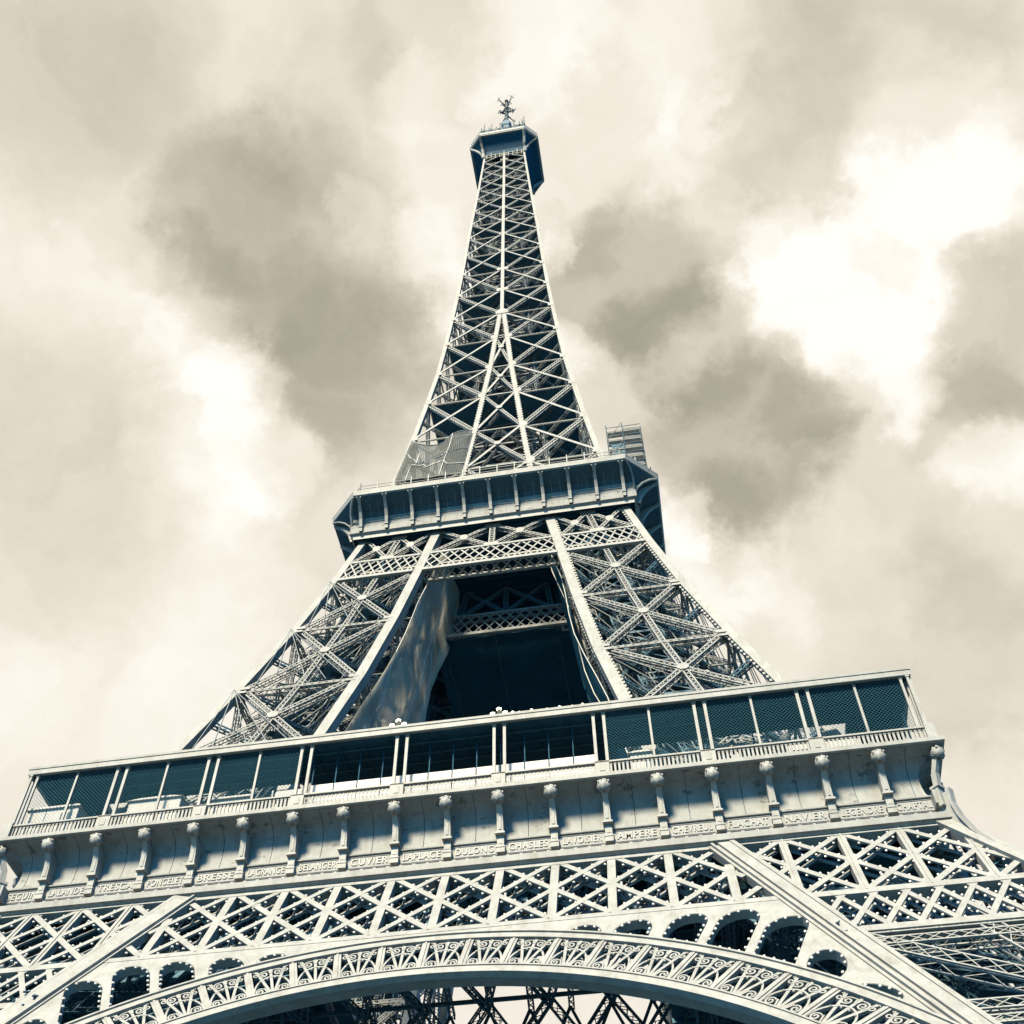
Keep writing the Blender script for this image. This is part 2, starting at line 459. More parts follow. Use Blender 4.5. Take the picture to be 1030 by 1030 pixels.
def build_lower():
    ACB = -40.72                                        # centre of the arch in face coordinates
    TH = 5.25
    def S(thd): return 1 + 0.034 * (thd / 45.0) ** 2     # the arch opens a little towards its springing
    def pol(r, thd):
        r = r * S(thd)
        return (r * sin(radians(thd)), ACB + r * cos(radians(thd)))
    # ---------------- belt girder between the legs
    zt, zb = 51.55, 44.35
    d = 3.84
    m = MB()
    def inx(z): return iA(z) - 0.9
    seg_bar(m, (-inx(51.3), bz(51.3)), (inx(51.3), bz(51.3)), 0.62, -0.06, 0.9)
    seg_bar(m, (-inx(44.3), bz(44.3)), (inx(44.3), bz(44.3)), 0.5, -0.03, 0.9)
    belt = m.build('belt_girder', PAINT, tower)
    def clip(p, q, sgn=1):
        # keep the part of p-q inside |a| < inx
        pts = []
        N = 40
        for i in range(N + 1):
            a, b = lerp(p[0], q[0], i / N), lerp(p[1], q[1], i / N)
            if abs(a) < inx(52 + b * CT) - 0.1: pts.append((a, b))
        return (pts[0], pts[-1]) if len(pts) > 3 else None
    bulbs = []
    for i in range(-5, 6):
        x = i * d
        c = clip((x, bz(zb)), (x, bz(zt)))
        if c:
            mv = MB(); seg_bar(mv, c[0], c[1], 0.56, -0.03, 0.5)
            mv.ribbon(F, [(c[0][0], c[0][1]), (c[1][0], c[1][1])], 0.2, 0.5, 0.95)
            mv.build('belt_upright', PAINT, belt)
    for i in range(-7, 6):
        for s in (1, -1):
            x0, x1 = (i * d, (i + 2) * d) if s == 1 else ((i + 2) * d, i * d)
            c = clip((x0, bz(zb)), (x1, bz(zt)))
            if not c: continue
            mv = MB()
            (a, b), (e, f) = c
            seg_bar(mv, c[0], c[1], 0.42, -0.02 - (s + 1) * 0.006, 0.12)
            L = hypot(e - a, f - b); nx, ny = -(f - b) / L, (e - a) / L
            # the back flange of the bar with its lacing, seen from below
            seg_bar(mv, (a + nx * .0, b), (e, f), 0.34, 0.72 + s * .01, 0.84)
            k = max(3, int(L / 0.5))
            for j in range(k):
                t0, t1 = j / k, (j + 1) / k
                p0 = F(lerp(a, e, t0), lerp(b, f, t0), 0.12 if j % 2 else 0.72); p1 = F(lerp(a, e, t1), lerp(b, f, t1), 0.72 if j % 2 else 0.12)
                mv.bar(p0, p1, 0.05, 0.22, (nx, ny * SL * CT, ny * CT))
            mv.build('belt_diagonal', PAINT, belt)
            for sg in (-1, 1):
                nb = int(L / 0.95)
                for j in range(1, nb):
                    t = (j + 0.5 * (sg > 0)) / nb
                    bulbs.append(F(lerp(a, e, t) + sg * nx * 0.36, lerp(b, f, t) + sg * ny * 0.36, 0.12))
    # ---------------- spandrel plate with its row of round headed openings (2-D curve with holes, then made a mesh)
    cu = bpy.data.curves.new('tmp', 'CURVE'); cu.dimensions = '2D'; cu.fill_mode = 'BOTH'; cu.extrude = 0.09
    def spline(pts):
        sp = cu.splines.new('POLY'); sp.points.add(len(pts) - 1)
        for pt, (x, y) in zip(sp.points, pts): pt.co = (x, y, 0, 1)
        sp.use_cyclic_u = True
    zt2 = 44.55
    def chord_x(z): return iA(z) - 0.3
    end = 58.0
    outl = [(-chord_x(zt2), bz(zt2)), (chord_x(zt2), bz(zt2))]
    # down the leg chord to the arch
    zz = zt2
    while True:
        zz -= 0.4
        x = chord_x(zz); b = bz(zz); th = math.degrees(atan2(x, b - ACB)); r = hypot(x, b - ACB)
        if r < 31.0 * S(th) or th > end: break
        outl.append((x, b))
    rt = [(x, b) for x, b in outl[2:]]
    the = math.degrees(atan2(rt[-1][0], rt[-1][1] - ACB))
    arc = [pol(30.9, the - i * (2 * the) / 120) for i in range(121)]
    outl = outl + arc + [(-x, b) for x, b in reversed(rt)]
    spline(outl)
    holes = []
    def archb(x, r=31.3):
        b = ACB + sqrt(max(1, r * r - x * x))
        for _ in range(6):
            th = math.degrees(atan2(x, b - ACB)); R_ = r * S(th); b = ACB + sqrt(max(1, R_ * R_ - x * x))
        return b
    HL = [(9.7, 42.2, 9.85, 43.35, 1.1), (12.35, 41.3, 13.0, 43.4, 1.18), (14.95, 40.0, 16.4, 43.5, 1.2), (17.45, 38.8, 19.4, 43.45, 1.3), (19.95, 37.3, 22.0, 42.3, 1.32)]
    for sg in (-1, 1):
        for (xb, zb_, xt, ztp, hw) in HL:
            bb, bt = bz(zb_), bz(ztp); lean = (xt - xb) / (bt - bb)
            def ax_(b): return xb + (b - bb) * lean
            cap = min(hw * 1.05, (bt - bb) * .8)
            P = []
            for e, rng in ((1, range(9)), (0, None), (-1, range(8, -1, -1))):
                if e == 0:
                    for i in range(1, 14):
                        a = pi * i / 14; b = bt - cap + cap * sin(a); P.append((ax_(b) + hw * cos(a), b))
                else:
                    b0_ = archb(ax_(bb) + e * hw)
                    for _ in range(3): b0_ = archb(ax_(b0_) + e * hw)
                    for i in rng:
                        b = lerp(b0_, max(b0_ + .01, bt - cap), i / 8); P.append((ax_(b) + e * hw, b))
            xl, xr_ = P[-1][0], P[0][0]
            for i in range(1, 8):
                x = lerp(xl, xr_, i / 8); P.append((x, archb(x)))
            pts = [(x * sg, b) for x, b in P]
            spline(pts); holes.append(pts)
        for (xc, zc, rx, rz, tilt) in ((23.0, 37.3, 1.1, 1.65, -.25), (25.0, 34.6, 1.3, .8, -.55)):
            pts = []
            for i in range(26):
                a = 2 * pi * i / 26; u, w_ = rx * cos(a), rz * sin(a)
                pts.append((sg * (xc + u * cos(tilt) - w_ * sin(tilt)), bz(zc) + u * sin(tilt) + w_ * cos(tilt)))
            spline(pts); holes.append(pts)
    co = bpy.data.objects.new('tmp', cu); COL.objects.link(co)
    dg = bpy.context.evaluated_depsgraph_get()
    me = bpy.data.meshes.new_from_object(co.evaluated_get(dg))
    bpy.data.objects.remove(co)
    mp = MB(); mp.add([F(v.co.x, v.co.y, 0.09 - v.co.z) for v in me.vertices], [tuple(p.vertices) for p in me.polygons])
    bpy.data.meshes.remove(me)
    # ---------------- arch
    ma = MB()
    TE = 62.0
    ths = [-TE + i * 2 * TE / 160 for i in range(161)]
    ma.ribbon(F, [pol(30.62, t) for t in ths], 0.66, -0.14, 0.35)
    ma.ribbon(F, [pol(30.98, t) for t in ths], 0.16, -0.26, 0.2)
    ma.ribbon(F, [pol(30.30, t) for t in ths], 0.12, -0.22, 0.2)
    ma.ribbon(F, [pol(26.86, t) for t in ths], 0.72, -0.14, 0.3)
    ma.ribbon(F, [pol(27.16, t) for t in ths], 0.12, -0.22, 0.2)
    arch = ma.build('arch', PAINT, tower)
    # spandrel is part of the arch's front
    sp_o = mp.build('spandrel_plate', PAINT, arch)
    # raised rims and reveals round the openings
    for pts in holes:
        cx = sum(p[0] for p in pts) / len(pts); cb = sum(p[1] for p in pts) / len(pts)
        mr = MB(); mr.ribbon(F, pts + [pts[0]], 0.07, 0.02, 0.62); mr.build('opening_reveal', PAINT, arch)
        L = 0
        for i in range(len(pts)):
            p, q = pts[i], pts[(i + 1) % len(pts)]
            L += hypot(q[0] - p[0], q[1] - p[1])
            if L > 0.62:
                L = 0
                e = 0.16 / (hypot(p[0] - cx, p[1] - cb) + .01)
                bulbs.append(F(lerp(p[0], cx, e), lerp(p[1], cb, e), 0.05))
    ms = MB()                                            # soffit (underside) of the arch, with its seams
    N = 96
    for i in range(N):
        t0, t1 = -TE + i * 2 * TE / N, -TE + (i + 1) * 2 * TE / N
        g_ = 0.02 if i % 6 == 0 else 0.0
        a, b = pol(26.5, t0 + g_), pol(26.5, t1)
        def Y(p, y):
            q = F(p[0], p[1], 0.0); return V((q.x, q.y + y, q.z))
        vs = [Y(a, 0.05), Y(b, 0.05), Y(b, 1.45), Y(a, 1.45)]
        up = V((0, 0, 0.12))
        ms.add(vs + [v + up for v in vs], [(0, 1, 2, 3), (7, 6, 5, 4), (0, 4, 5, 1), (1, 5, 6, 2), (2, 6, 7, 3), (3, 7, 4, 0)])
    ms.build('arch_soffit', PAINT, arch)
    mk = MB()                                            # second ring behind, carrying the soffit
    def F2(a, b, c): 
        q = F(a, b, 0); return V((q.x, q.y + 1.3 + c, q.z))
    mk.ribbon(F2, [pol(26.95, t) for t in ths], 0.8, 0, 0.18)
    mk.ribbon(F2, [pol(30.5, t) for t in ths], 0.5, 0, 0.18)
    for i in range(-22, 23):
        a, b = pol(27, i * 2.62), pol(30.5, (i + 1) * 2.62)
        mk.ribbon(F2, [a, b], 0.14, 0.02, 0.1)
    mk.build('arch_back_ring', SHADED_INNER, arch)
    # dividers and scrollwork fans
    def fan(k):
        m_ = MB()
        t0 = k * TH; t1 = t0 + TH; tc = (t0 + t1) / 2
        R0, R1 = 27.25, 30.28
        hw = TH / 2 * (1 - 0.15)
        def L(s, r): return pol(lerp(R0, R1, r), tc + s * hw)
        c0, c1 = -0.05, 0.14
        for s in (-0.72, 0, 0.72):
            e = 0.98
            m_.ribbon(F, [L(s * 0.10, 0.0), L(s * 1.02, e)], 0.17, c0, c1)
        # the arc that crosses the spokes
        m_.ribbon(F, [L(1.0 * cos(a), 0.06 + 0.60 * sin(a)) for a in [pi * i / 16 for i in range(17)]], 0.12, c0 - 0.02, c1)
        for sg in (-1, 1):
            def spiral(cs, cr, r0, turns, a0, dirn):
                pts = []
                for i in range(27):
                    f = i / 26
                    a = a0 + dirn * 2 * pi * turns * f; rr = r0 * (1 - 0.82 * f)
                    pts.append(L(cs + rr * cos(a), cr + rr * 0.47 * sin(a)))
                return pts
            m_.ribbon(F, [L(0.03 * sg, 0.80), L(0.1 * sg, 0.93)] + spiral(0.37 * sg, 0.80, 0.26, 1.6, pi / 2, -sg), 0.10, c0 - 0.02, c1)
            m_.ribbon(F, [L(0.9 * sg, 0.95), L(0.80 * sg, 0.99)] + spiral(0.78 * sg, 0.83, 0.19, 1.3, pi / 2, sg), 0.085, c0 - 0.02, c1)
            m_.ribbon(F, [L(0.22 * sg, 0.02), L(0.42 * sg, 0.24)] + spiral(0.66 * sg, 0.14, 0.25, 1.5, pi * (0.75 if sg > 0 else 0.25), -sg), 0.10, c0 - 0.02, c1)
        for (s, r) in ((0.6, 0.5), (-0.6, 0.5), (0.2, 0.56), (-0.2, 0.56)):
            m_.ball(tuple(F(*L(s, r), -0.1)), 0.075, 6, 4)
        return m_.build('scroll_fan', PAINT, arch)
    def divider(k):
        m_ = MB(); t = k * TH
        m_.ribbon(F, [pol(27.2, t), pol(30.3, t)], 0.46, -0.10, 0.2)
        m_.ribbon(F, [pol(27.2, t), pol(30.3, t)], 0.14, -0.16, -0.10)
        m_.build('arch_divider', PAINT, arch)
    for k in range(-11, 11): fan(k)
    for k in range(-11, 12): divider(k)
    # struts from the spandrel up and back into the floor (the brown bars seen through the openings)
    mz = MB()
    for i in range(-6, 7):
        x = i * d * 0.9
        mz.bar((x, -36.4, 43.4), (x + (1.9 if i % 2 else -1.9), -31.8, 50.8), 0.35, 0.2, (0, -1, 0))
    for i in range(-8, 8):
        x = i * 2.9
        mz.bar((x, -36.0, 43.8), (x + 2.9, -29, 51.5), 0.22, 0.22)
        mz.bar((x + 2.9, -36.0, 43.8), (x, -29, 51.5), 0.22, 0.22)
    mz.build('arch_strut', SHADED_INNER, arch)
    # ---------------- inner belt girder and inner braces (dark, seen against the sky through the arch)
    mi = MB()
    yI = -17.6
    for z, h in ((51.2, 0.3), (43.6, 0.25)): mi.bar((-19.5, yI, z), (19.5, yI, z), h, 0.22, (0, -1, 0))
    for i in range(-4, 4):
        x = i * 4.9
        mi.laced((x, yI, 43.8), (x + 4.9, yI, 51), 0.7, 0.5, (0, -1, 0))
        mi.laced((x + 4.9, yI + .1, 43.8), (x, yI + .1, 51), 0.7, 0.5, (0, -1, 0))
    for i in range(-6, 6):
        x = i * 3.2
        mi.bar((x, yI + 1.5, 43.8), (x + 3.2, yI + 1.5, 51), .22, .2); mi.bar((x + 3.2, yI + 1.6, 43.8), (x, yI + 1.6, 51), .22, .2)
        mi.laced((x, yI + 2.4, 51.2), (x + 1.6, -33, 50.9), .5, .4, (0, 0, -1), .12, .8)
    mi.build('inner_belt_girder', SHADED_INNER, belt)
    mh = MB()                                            # flat bracing under the floor between the two girders
    for i in range(-4, 4):
        x = i * 4.9
        for (a, b) in (((x, -33.5), (x + 4.9, -17.6)), ((x + 4.9, -33.5), (x, -17.6))):
            mh.laced((a[0], a[1], 50.6), (b[0], b[1], 50.4), 0.6, 0.4, (0, 0, -1), 0.12, 0.9)
    mh.build('floor_bracing', SHADED_INNER, belt)
    # ---------------- leg panels (right leg's front face; the left one mirrored)
    for sg in (1, -1):
        m = MB()
        # inner chord: a broad band with two raised flanges
        ch = [(sg * iA(z), bz(z)) for z in (52.3, 46, 40, 34, 26)]
        m.ribbon(F, ch, 1.75, -0.10, 0.5)
        m.ribbon(F, [(x - sg * 0.55, b - 0.25) for x, b in ch], 0.16, -0.30, 0.0)
        m.ribbon(F, [(x + sg * 0.62, b + 0.25) for x, b in ch], 0.30, -0.36, 0.0)
        m.ribbon(F, [(x + sg * 0.05, b) for x, b in ch], 0.10, -0.22, 0.0)
        leg_face = m.build('leg_chord_band', PAINT, belt)
        # deep belt on the leg: upper girder with leaning uprights, lower girder of small diamonds
        def along(z, u): return lerp(iA(z) + 0.7, wA(z) - 0.3, u)
        m = MB()
        for (z, w) in ((51.45, 0.5), (44.2, 0.62), (40.25, 0.62)):
            m.ribbon(F, [(sg * (iA(z) + 0.6), bz(z)), (sg * (wA(z) - 0.2), bz(z))], w, -0.07, 0.8)
        for i in range(6, 10):
            x = i * d
            z1_ = 51.5 if x < 33.5 else 50.2
            m.ribbon(F, [(sg * x, bz(z1_)), (sg * x, bz(44.3))], 0.52, -0.03, 0.5)
            m.ribbon(F, [(sg * x, bz(z1_)), (sg * x, bz(44.3))], 0.10, -0.10, -0.03)
        def in_leg(a, b):
            z = 52 + b * CT
            return iA(z) + 0.7 < a < wA(z) - 0.25
        def clipl(p, q):
            pts = [(lerp(p[0], q[0], i / 60), lerp(p[1], q[1], i / 60)) for i in range(61)]
            pts = [t for t in pts if in_leg(*t)]
            return (pts[0], pts[-1]) if len(pts) > 4 else None
        def lb(p, q, w, c):
            cc = clipl(p, q)
            if not cc: return
            (a, b), (e, f) = cc
            m.ribbon(F, [(sg * a, b), (sg * e, f)], w, c, 0.1)
            m.ribbon(F, [(sg * a, b), (sg * e, f)], w * 0.7, 0.62 + c, 0.7 + c)
            L = hypot(e - a, f - b); nx, ny = -(f - b) / L, (e - a) / L
            nbb = int(L / 0.95)
            for j in range(1, nbb):
                for s2 in (-1, 1):
                    t = (j + .25 * s2) / nbb
                    bulbs.append(F(sg * (lerp(a, e, t) + s2 * nx * 0.36), lerp(b, f, t) + s2 * ny * 0.36, 0.1))
        for i in range(3, 10):
            x = i * d
            lb((x, bz(51.5)), (x + 2 * d, bz(44.3)), 0.42, -0.02)
            lb((x, bz(44.3)), (x + 2 * d, bz(51.5)), 0.42, -0.034)
        for i in range(9, 21):
            x = i * d / 2
            lb((x, bz(44.1)), (x + 2.4, bz(40.3)), 0.36, -0.022)
            lb((x, bz(40.3)), (x + 2.4, bz(44.1)), 0.36, -0.036)
        m.build('leg_belt', PAINT, belt)
    # ---------------- bulbs: a hundred as parts, the small rest in one mass
    def key(p):
        dd = (p - CP); return dd.length
    bulbs = [b + FN * 0.02 for b in bulbs]
    bulbs.sort(key=key)
    mb0 = MB(); mb0.ball((0, 0, 0), 0.10, 6, 4)
    proto = mb0.build('light_bulb', BULB, belt, True); proto.location = bulbs[0]
    step = bulbs[:100]
    for b in step[1:]:
        o = proto.copy(); COL.objects.link(o); o.parent = belt; o.location = b
    mr = MB()
    for b in bulbs[100:]: mr.ball(tuple(b), 0.10, 5, 3)
    o = mr.build('small_light_bulbs', BULB, belt); o['kind'] = 'stuff'
    for k in (1, 2, 3):
        copy_part(belt, tower, k * pi / 2, ('light_bulb', 'small_light_bulbs'))
        copy_part(arch, tower, k * pi / 2)


build_lower()


def quad_leg(z, w, i): return [V((w(z), -w(z), z)), V((w(z), -i(z), z)), V((i(z), -i(z), z)), V((i(z), -w(z), z))]


def star(mb, A0, B0, A1, B1, out, w=0.8, d=0.7, pit=None, centre=True, horiz=True, gus=True):
    """one star braced panel between two chords (A and B, 0 below and 1 above)"""
    n = (B0 - A0).cross(A1 - A0).normalized()
    if n.dot(out) < 0: n = -n
    mb.laced(A0, B1, w, d, n, pitch=pit)
    mb.laced(B0 - n * .03, A1 - n * .03, w, d, n, pitch=pit)
    if centre: mb.laced((A0 + B0) / 2 - n * .05, (A1 + B1) / 2 - n * .05, w, d, n, pitch=pit)
    if horiz:
        mb.laced(A1 - n * .02, B1 - n * .02, w * 0.75, d, n, pitch=pit)
    if gus:
        c = vl(A0, B1, 0.0)
        # crossing point of the diagonals
        a = (B0 - A0).length; b = (B1 - A1).length; t = a / (a + b)
        c = vl(A0, B1, t)
        u = (B1 - A1).normalized(); v = n.cross(u)
        mb.plate(c + n * 0.05, u, v, n, w * 1.75, w * 1.75, 0.07, 0.55)
        if centre and horiz: mb.plate((A1 + B1) / 2 + n * 0.04, u, v, n, w * 1.4, w * 1.4, 0.07, 0.4)


def build_lower_leg():
    zs = [0, 13, 26, 40.2, 52]
    m = MB()
    for k in range(4):
        pts = [quad_leg(z, wA, iA)[k] for z in zs]
        for i in range(len(zs) - 1):
            cen = sum(quad_leg(zs[i], wA, iA), V((0, 0, 0))) / 4
            off = (cen - pts[i]).normalized() * 0.35
            m.bar(pts[i] + off, pts[i + 1] + off, 1.0, 1.0, (1 if k in (0, 1) else -1, 0, 0))
    leg = m.build('lower_leg', PAINT, tower)
    mq = MB()
    # masonry-like shoe at the ground
    for P in quad_leg(0, wA, iA): mq.box(P.x - 2.2, P.x + 2.2, P.y - 2.2, P.y + 2.2, -0.5, 1.6)
    mq.build('leg_footing', SHADED_INNER, leg)
    outs = [V((1, 0, 0)), V((0, 1, 0)), V((-1, 0, 0)), V((0, -1, 0))]
    for i in range(len(zs) - 1):
        q0, q1 = quad_leg(zs[i], wA, iA), quad_leg(zs[i + 1], wA, iA)
        for k in range(4):
            if i == 3 and k in (0, 3): continue               # that face carries the belt girders
            m = MB()
            star(m, q0[k], q0[(k + 1) % 4], q1[k], q1[(k + 1) % 4], outs[k], 1.15, 0.9, 1.3, gus=False)
            # a second, smaller set of braces in each half, which fills the great panels
            if i in (2, 3):
                A0, B0, A1, B1 = q0[k], q0[(k + 1) % 4], q1[k], q1[(k + 1) % 4]
                n = (B0 - A0).cross(A1 - A0).normalized()
                n = n if n.dot(outs[k]) > 0 else -n
                Mi0, Mi1 = vl(A0, A1, .5), vl(B0, B1, .5)
                m.laced(Mi0, Mi1, 0.9, 0.8, n, pitch=1.1)
                m.laced(vl(A0, A1, .42), vl(B0, B1, .42), 0.7, 0.8, n, pitch=.9)
                m.laced(vl(A0, A1, .92), vl(B0, B1, .92), 0.8, 0.9, n, pitch=0.9)
            m.build('leg_brace', PAINT if k in (0, 3) else SHADED_DEEP, leg)
    m = MB()
    for z in (26, 33, 40.2, 46, 51):                     # floors of flat bracing inside the leg
        q = quad_leg(z, wA, iA); cq = sum(q, V((0, 0, 0))) / 4; q = [vl(p, cq, .14) for p in q]
        m.laced(q[0], q[2], 0.9, 0.7, (0, 0, -1)); m.laced(q[1], q[3], 0.9, 0.7, (0, 0, -1))
        md = [(q[k] + q[(k + 1) % 4]) / 2 for k in range(4)]
        for k in range(4): m.laced(md[k], md[(k + 1) % 4], 0.7, 0.6, (0, 0, -1))
    for u, v in ((.35, .35), (.65, .35), (.35, .65), (.65, .65)):
        def ax(z): 
            q = quad_leg(z, wA, iA); return vl(vl(q[0], q[1], u), vl(q[3], q[2], u), v)
        m.laced(ax(20), ax(52), 0.8, 0.8, (0, -1, 0), pitch=1.2)
    rnd = random.Random(5)
    for j in range(0, 26, 2):                                  # stairs and pipes: flights climbing inside
        z = 27 + j
        q = quad_leg(z, wA, iA); a = vl(q[0], q[2], .35 + .3 * (j % 2)); b = vl(q[1], q[3], .35 + .3 * ((j + 1) % 2)); b.z += 1
        m.bar(a, b, 0.9, 0.12, (0, 0, 1)); m.bar(a + V((0, 0, 1)), b + V((0, 0, 1)), 0.06, 0.06)
    m.build('leg_interior', SHADED_DEEP, leg)
    # lift machinery decks: solid floors seen from below
    m = MB()
    for z, f in ((47.5, .40), (50.5, .44)):
        q = quad_leg(z, wA, iA); c = sum(q, V((0, 0, 0))) / 4
        a = [vl(c, p, f * 1.6) for p in q]
        m.add(a + [p + V((0, 0, .2)) for p in a], [(0, 1, 2, 3), (7, 6, 5, 4), (0, 4, 5, 1), (1, 5, 6, 2), (2, 6, 7, 3), (3, 7, 4, 0)])
    m.build('lift_landing', DARK_STEEL, leg)
    for k in (1, 2, 3): copy_part(leg, tower, k * pi / 2)


build_lower_leg()

# ================================================================== first floor gallery
NAMES = ['SEGUIN', 'LALANDE', 'TRESCA', 'PONCELET', 'BRESSE', 'LAGRANGE', 'BELANGER', 'CUVIER', 'LAPLACE', 'DULONG', 'CHASLES', 'LAVOISIER',
         'AMPERE', 'CHEVREUL', 'FLACHAT', 'NAVIER', 'LEGENDRE', 'CHAPTAL']


def text_mesh(s, size, ext):
    cu = bpy.data.curves.new('tmp', 'FONT'); cu.body = s; cu.size = size; cu.extrude = ext; cu.align_x = 'CENTER'; cu.align_y = 'CENTER'
    cu.resolution_u = 3; cu.space_character = 1.12; cu.offset = 0.012
    o = bpy.data.objects.new('tmp', cu); COL.objects.link(o)
    me = bpy.data.meshes.new_from_object(o.evaluated_get(bpy.context.evaluated_depsgraph_get()))
    vs = [v.co.copy() for v in me.vertices]; fs = [tuple(p.vertices) for p in me.polygons]
    bpy.data.objects.remove(o); bpy.data.meshes.remove(me)
    return vs, fs


def mitred(mb, prof, half=None):
    """sweep a (w, z) profile along one side; ends mitred at 45 degrees"""
    vs = []; fs = []
    for w, z in prof: vs += [(-w, -w, z), (w, -w, z)]
    for i in range(len(prof) - 1): fs.append((2 * i, 2 * i + 1, 2 * i + 3, 2 * i + 2))
    mb.add(vs, fs)


COVE = [(33.55, 53.95), (33.36, 54.5), (33.28, 55.1), (33.26, 55.7), (33.32, 56.2), (33.46, 56.6), (33.72, 56.92), (34.2, 57.15), (34.8, 57.28), (35.12, 57.33)]


def cove_w(z):
    for (w0, z0), (w1, z1) in zip(COVE, COVE[1:]):
        if z <= z1: return lerp(w0, w1, (z - z0) / (z1 - z0))
    return COVE[-1][0]


def build_gallery():
    d = 3.84
    # deck: slab ring with its edge moulding
    m = MB()
    mitred(m, [(14, 57.0), (33.0, 57.0), (33.05, 57.34), (35.2, 57.36), (35.36, 57.42), (35.38, 57.72), (35.2, 57.78), (14, 57.78), (14, 57.0)])
    deck = m.build('first_floor_gallery', PAINT, tower)
    m = MB()
    mitred(m, [(14, 56.95), (33.0, 56.9), (33.0, 56.96)])
    for y in range(-32, -14, 3): m.box(-abs(y), abs(y), y - .15, y + .15, 56.1, 56.94)
    for x in range(-30, 31, 3): m.bar((x, -33, 56.3), (x, -max(14, abs(x)) if abs(x) < 32 else -32, 56.3), 0.25, 0.6)
    m.build('floor_underside', DARK_STEEL, deck)
    # cornice and frieze base
    m = MB()
    mitred(m, [(33.3, 51.45), (34.0, 51.5), (34.12, 51.62), (34.3, 51.66), (34.34, 52.12), (34.15, 52.2), (33.5, 52.28), (33.3, 52.3)])
    mitred(m, [(33.45, 52.3), (33.52, 52.35), (33.52, 52.62), (33.6, 52.66), (33.62, 52.72), (33.55, 52.76)])
    m.build('cornice', PAINT, deck)
    m = MB()
    for i in range(-34, 35):                              # small blocks under the name band
        x = i * 0.96 + 0.48
        m.box(x - 0.11, x + 0.11, -33.86, -33.5, 52.32, 52.56)
    m.build('cornice_block', PAINT, deck)
    m = MB()
    mitred(m, [(33.55, 53.80), (33.82, 53.84), (33.84, 53.93), (33.6, 53.97)])
    m.build('frieze_moulding', PAINT, deck)
    # name panels and lettering
    for i in range(18):
        xc = (i - 8.5) * d
        m = MB(); m.box(xc - d / 2 + .02, xc + d / 2 - .02, -33.66, -33.5, 52.74, 53.84)
        fr = 0.06
        m.box(xc - 1.55, xc + 1.55, -33.70, -33.66, 52.80, 52.86); m.box(xc - 1.55, xc + 1.55, -33.70, -33.66, 53.70, 53.76)
        m.build('name_panel', PAINT_BAND, deck)
        vs, fs = text_mesh(NAMES[i], 0.80, 0.025)
        wd = max(v.x for v in vs) - min(v.x for v in vs)
        sx = min(1.12, 2.75 / wd)
        if i in (0, 17): sx *= .84; xc += .38 if i == 0 else -.38
        m = MB(); m.add([(xc + v.x * sx, -33.70 - v.z, 53.28 + v.y) for v in vs], fs)
        m.build('name_lettering', GOLD, deck)
    # cove plates: two to a bay, with open seams between them; a backing sheet behind
    m = MB(); mitred(m, [(w - 0.12, z) for w, z in COVE]); m.build('cove_backing', DARK_STEEL, deck)
    for i in range(36):
        x0, x1 = -18 * d + i * d / 1 / 2 * 2 * 0.5 * 2 / 2 * 1, 0
        x0 = (i - 18) * d / 2; x1 = x0 + d / 2
        m = MB(); vs = []; fs = []
        for w, z in COVE:
            a, b = x0 + .022, x1 - .022
            if i == 0: a = -w
            if i == 35: b = w
            vs += [(a, -w, z), (b, -w, z)]
        for k in range(len(COVE) - 1): fs.append((2 * k, 2 * k + 1, 2 * k + 3, 2 * k + 2))
        m.add(vs, fs)
        m.build('cove_plate', PAINT_COVE, deck, True)
    # consoles
    def console():
        m = MB()
        # pedestal with a little pediment
        m.box(-.30, .30, -34.02, -33.5, 52.72, 53.15); m.box(-.34, .34, -34.06, -33.5, 53.12, 53.22)
        m.box(-.25, .25, -34.02, -33.4, 53.22, 54.12); m.box(-.36, .36, -34.34, -33.4, 54.12, 54.24); m.box(-.30, .30, -34.27, -33.4, 54.24, 54.34)
        m.add([(-.17, -34.05, 53.4), (.17, -34.05, 53.4), (0, -34.05, 53.86), (-.17, -33.9, 53.4), (.17, -33.9, 53.4), (0, -33.9, 53.86)],
              [(0, 1, 2), (0, 3, 4, 1), (1, 4, 5, 2), (2, 5, 3, 0)])
        # tapering shaft leaning out
        prof = [(54.34, -34.20, .24), (55.2, -34.28, .225), (55.8, -34.42, .21), (56.15, -34.7, .2), (56.45, -34.98, .2)]
        vs = []; fs = []
        for z, y, w in prof:
            yb = -cove_w(z) + 0.12
            vs += [(-w, yb, z), (w, yb, z), (w, y, z), (-w, y, z)]
        for k in range(len(prof) - 1):
            for j in range(4): fs.append((4 * k + j, 4 * k + (j + 1) % 4, 4 * k + 4 + (j + 1) % 4, 4 * k + 4 + j))
        m.add(vs, fs)
        m.ribbon(lambda a, b, c: V((a, -34.21 + c - (b - 54.4) * .1, b)), [(0, 54.5), (0, 55.7)], 0.2, -0.04, 0.1)
        c = m.build('console', PAINT, deck)
        h = MB()
        # leafy scroll head: a lobed bulb, side volutes, a small cap
        N = 14; R = 9
        cz, cy = 56.76, -35.02
        vs = []; fs = []
        for i in range(R + 1):
            ph = pi * i / R
            for k in range(N):
                a = 2 * pi * k / N
                rr = (0.44 + (0.07 if k % 2 else -0.03)) * (0.72 + .34 * sin(ph)) * (1.06 if i % 2 else 0.96)
                vs.append((rr * sin(ph) * cos(a) * 0.98, cy + rr * sin(ph) * sin(a) * 0.9, cz + rr * cos(ph) * 1.25))
        for i in range(R):
            for k in range(N): fs.append((i * N + k, (i + 1) * N + k, (i + 1) * N + (k + 1) % N, i * N + (k + 1) % N))
        h.add(vs, fs)
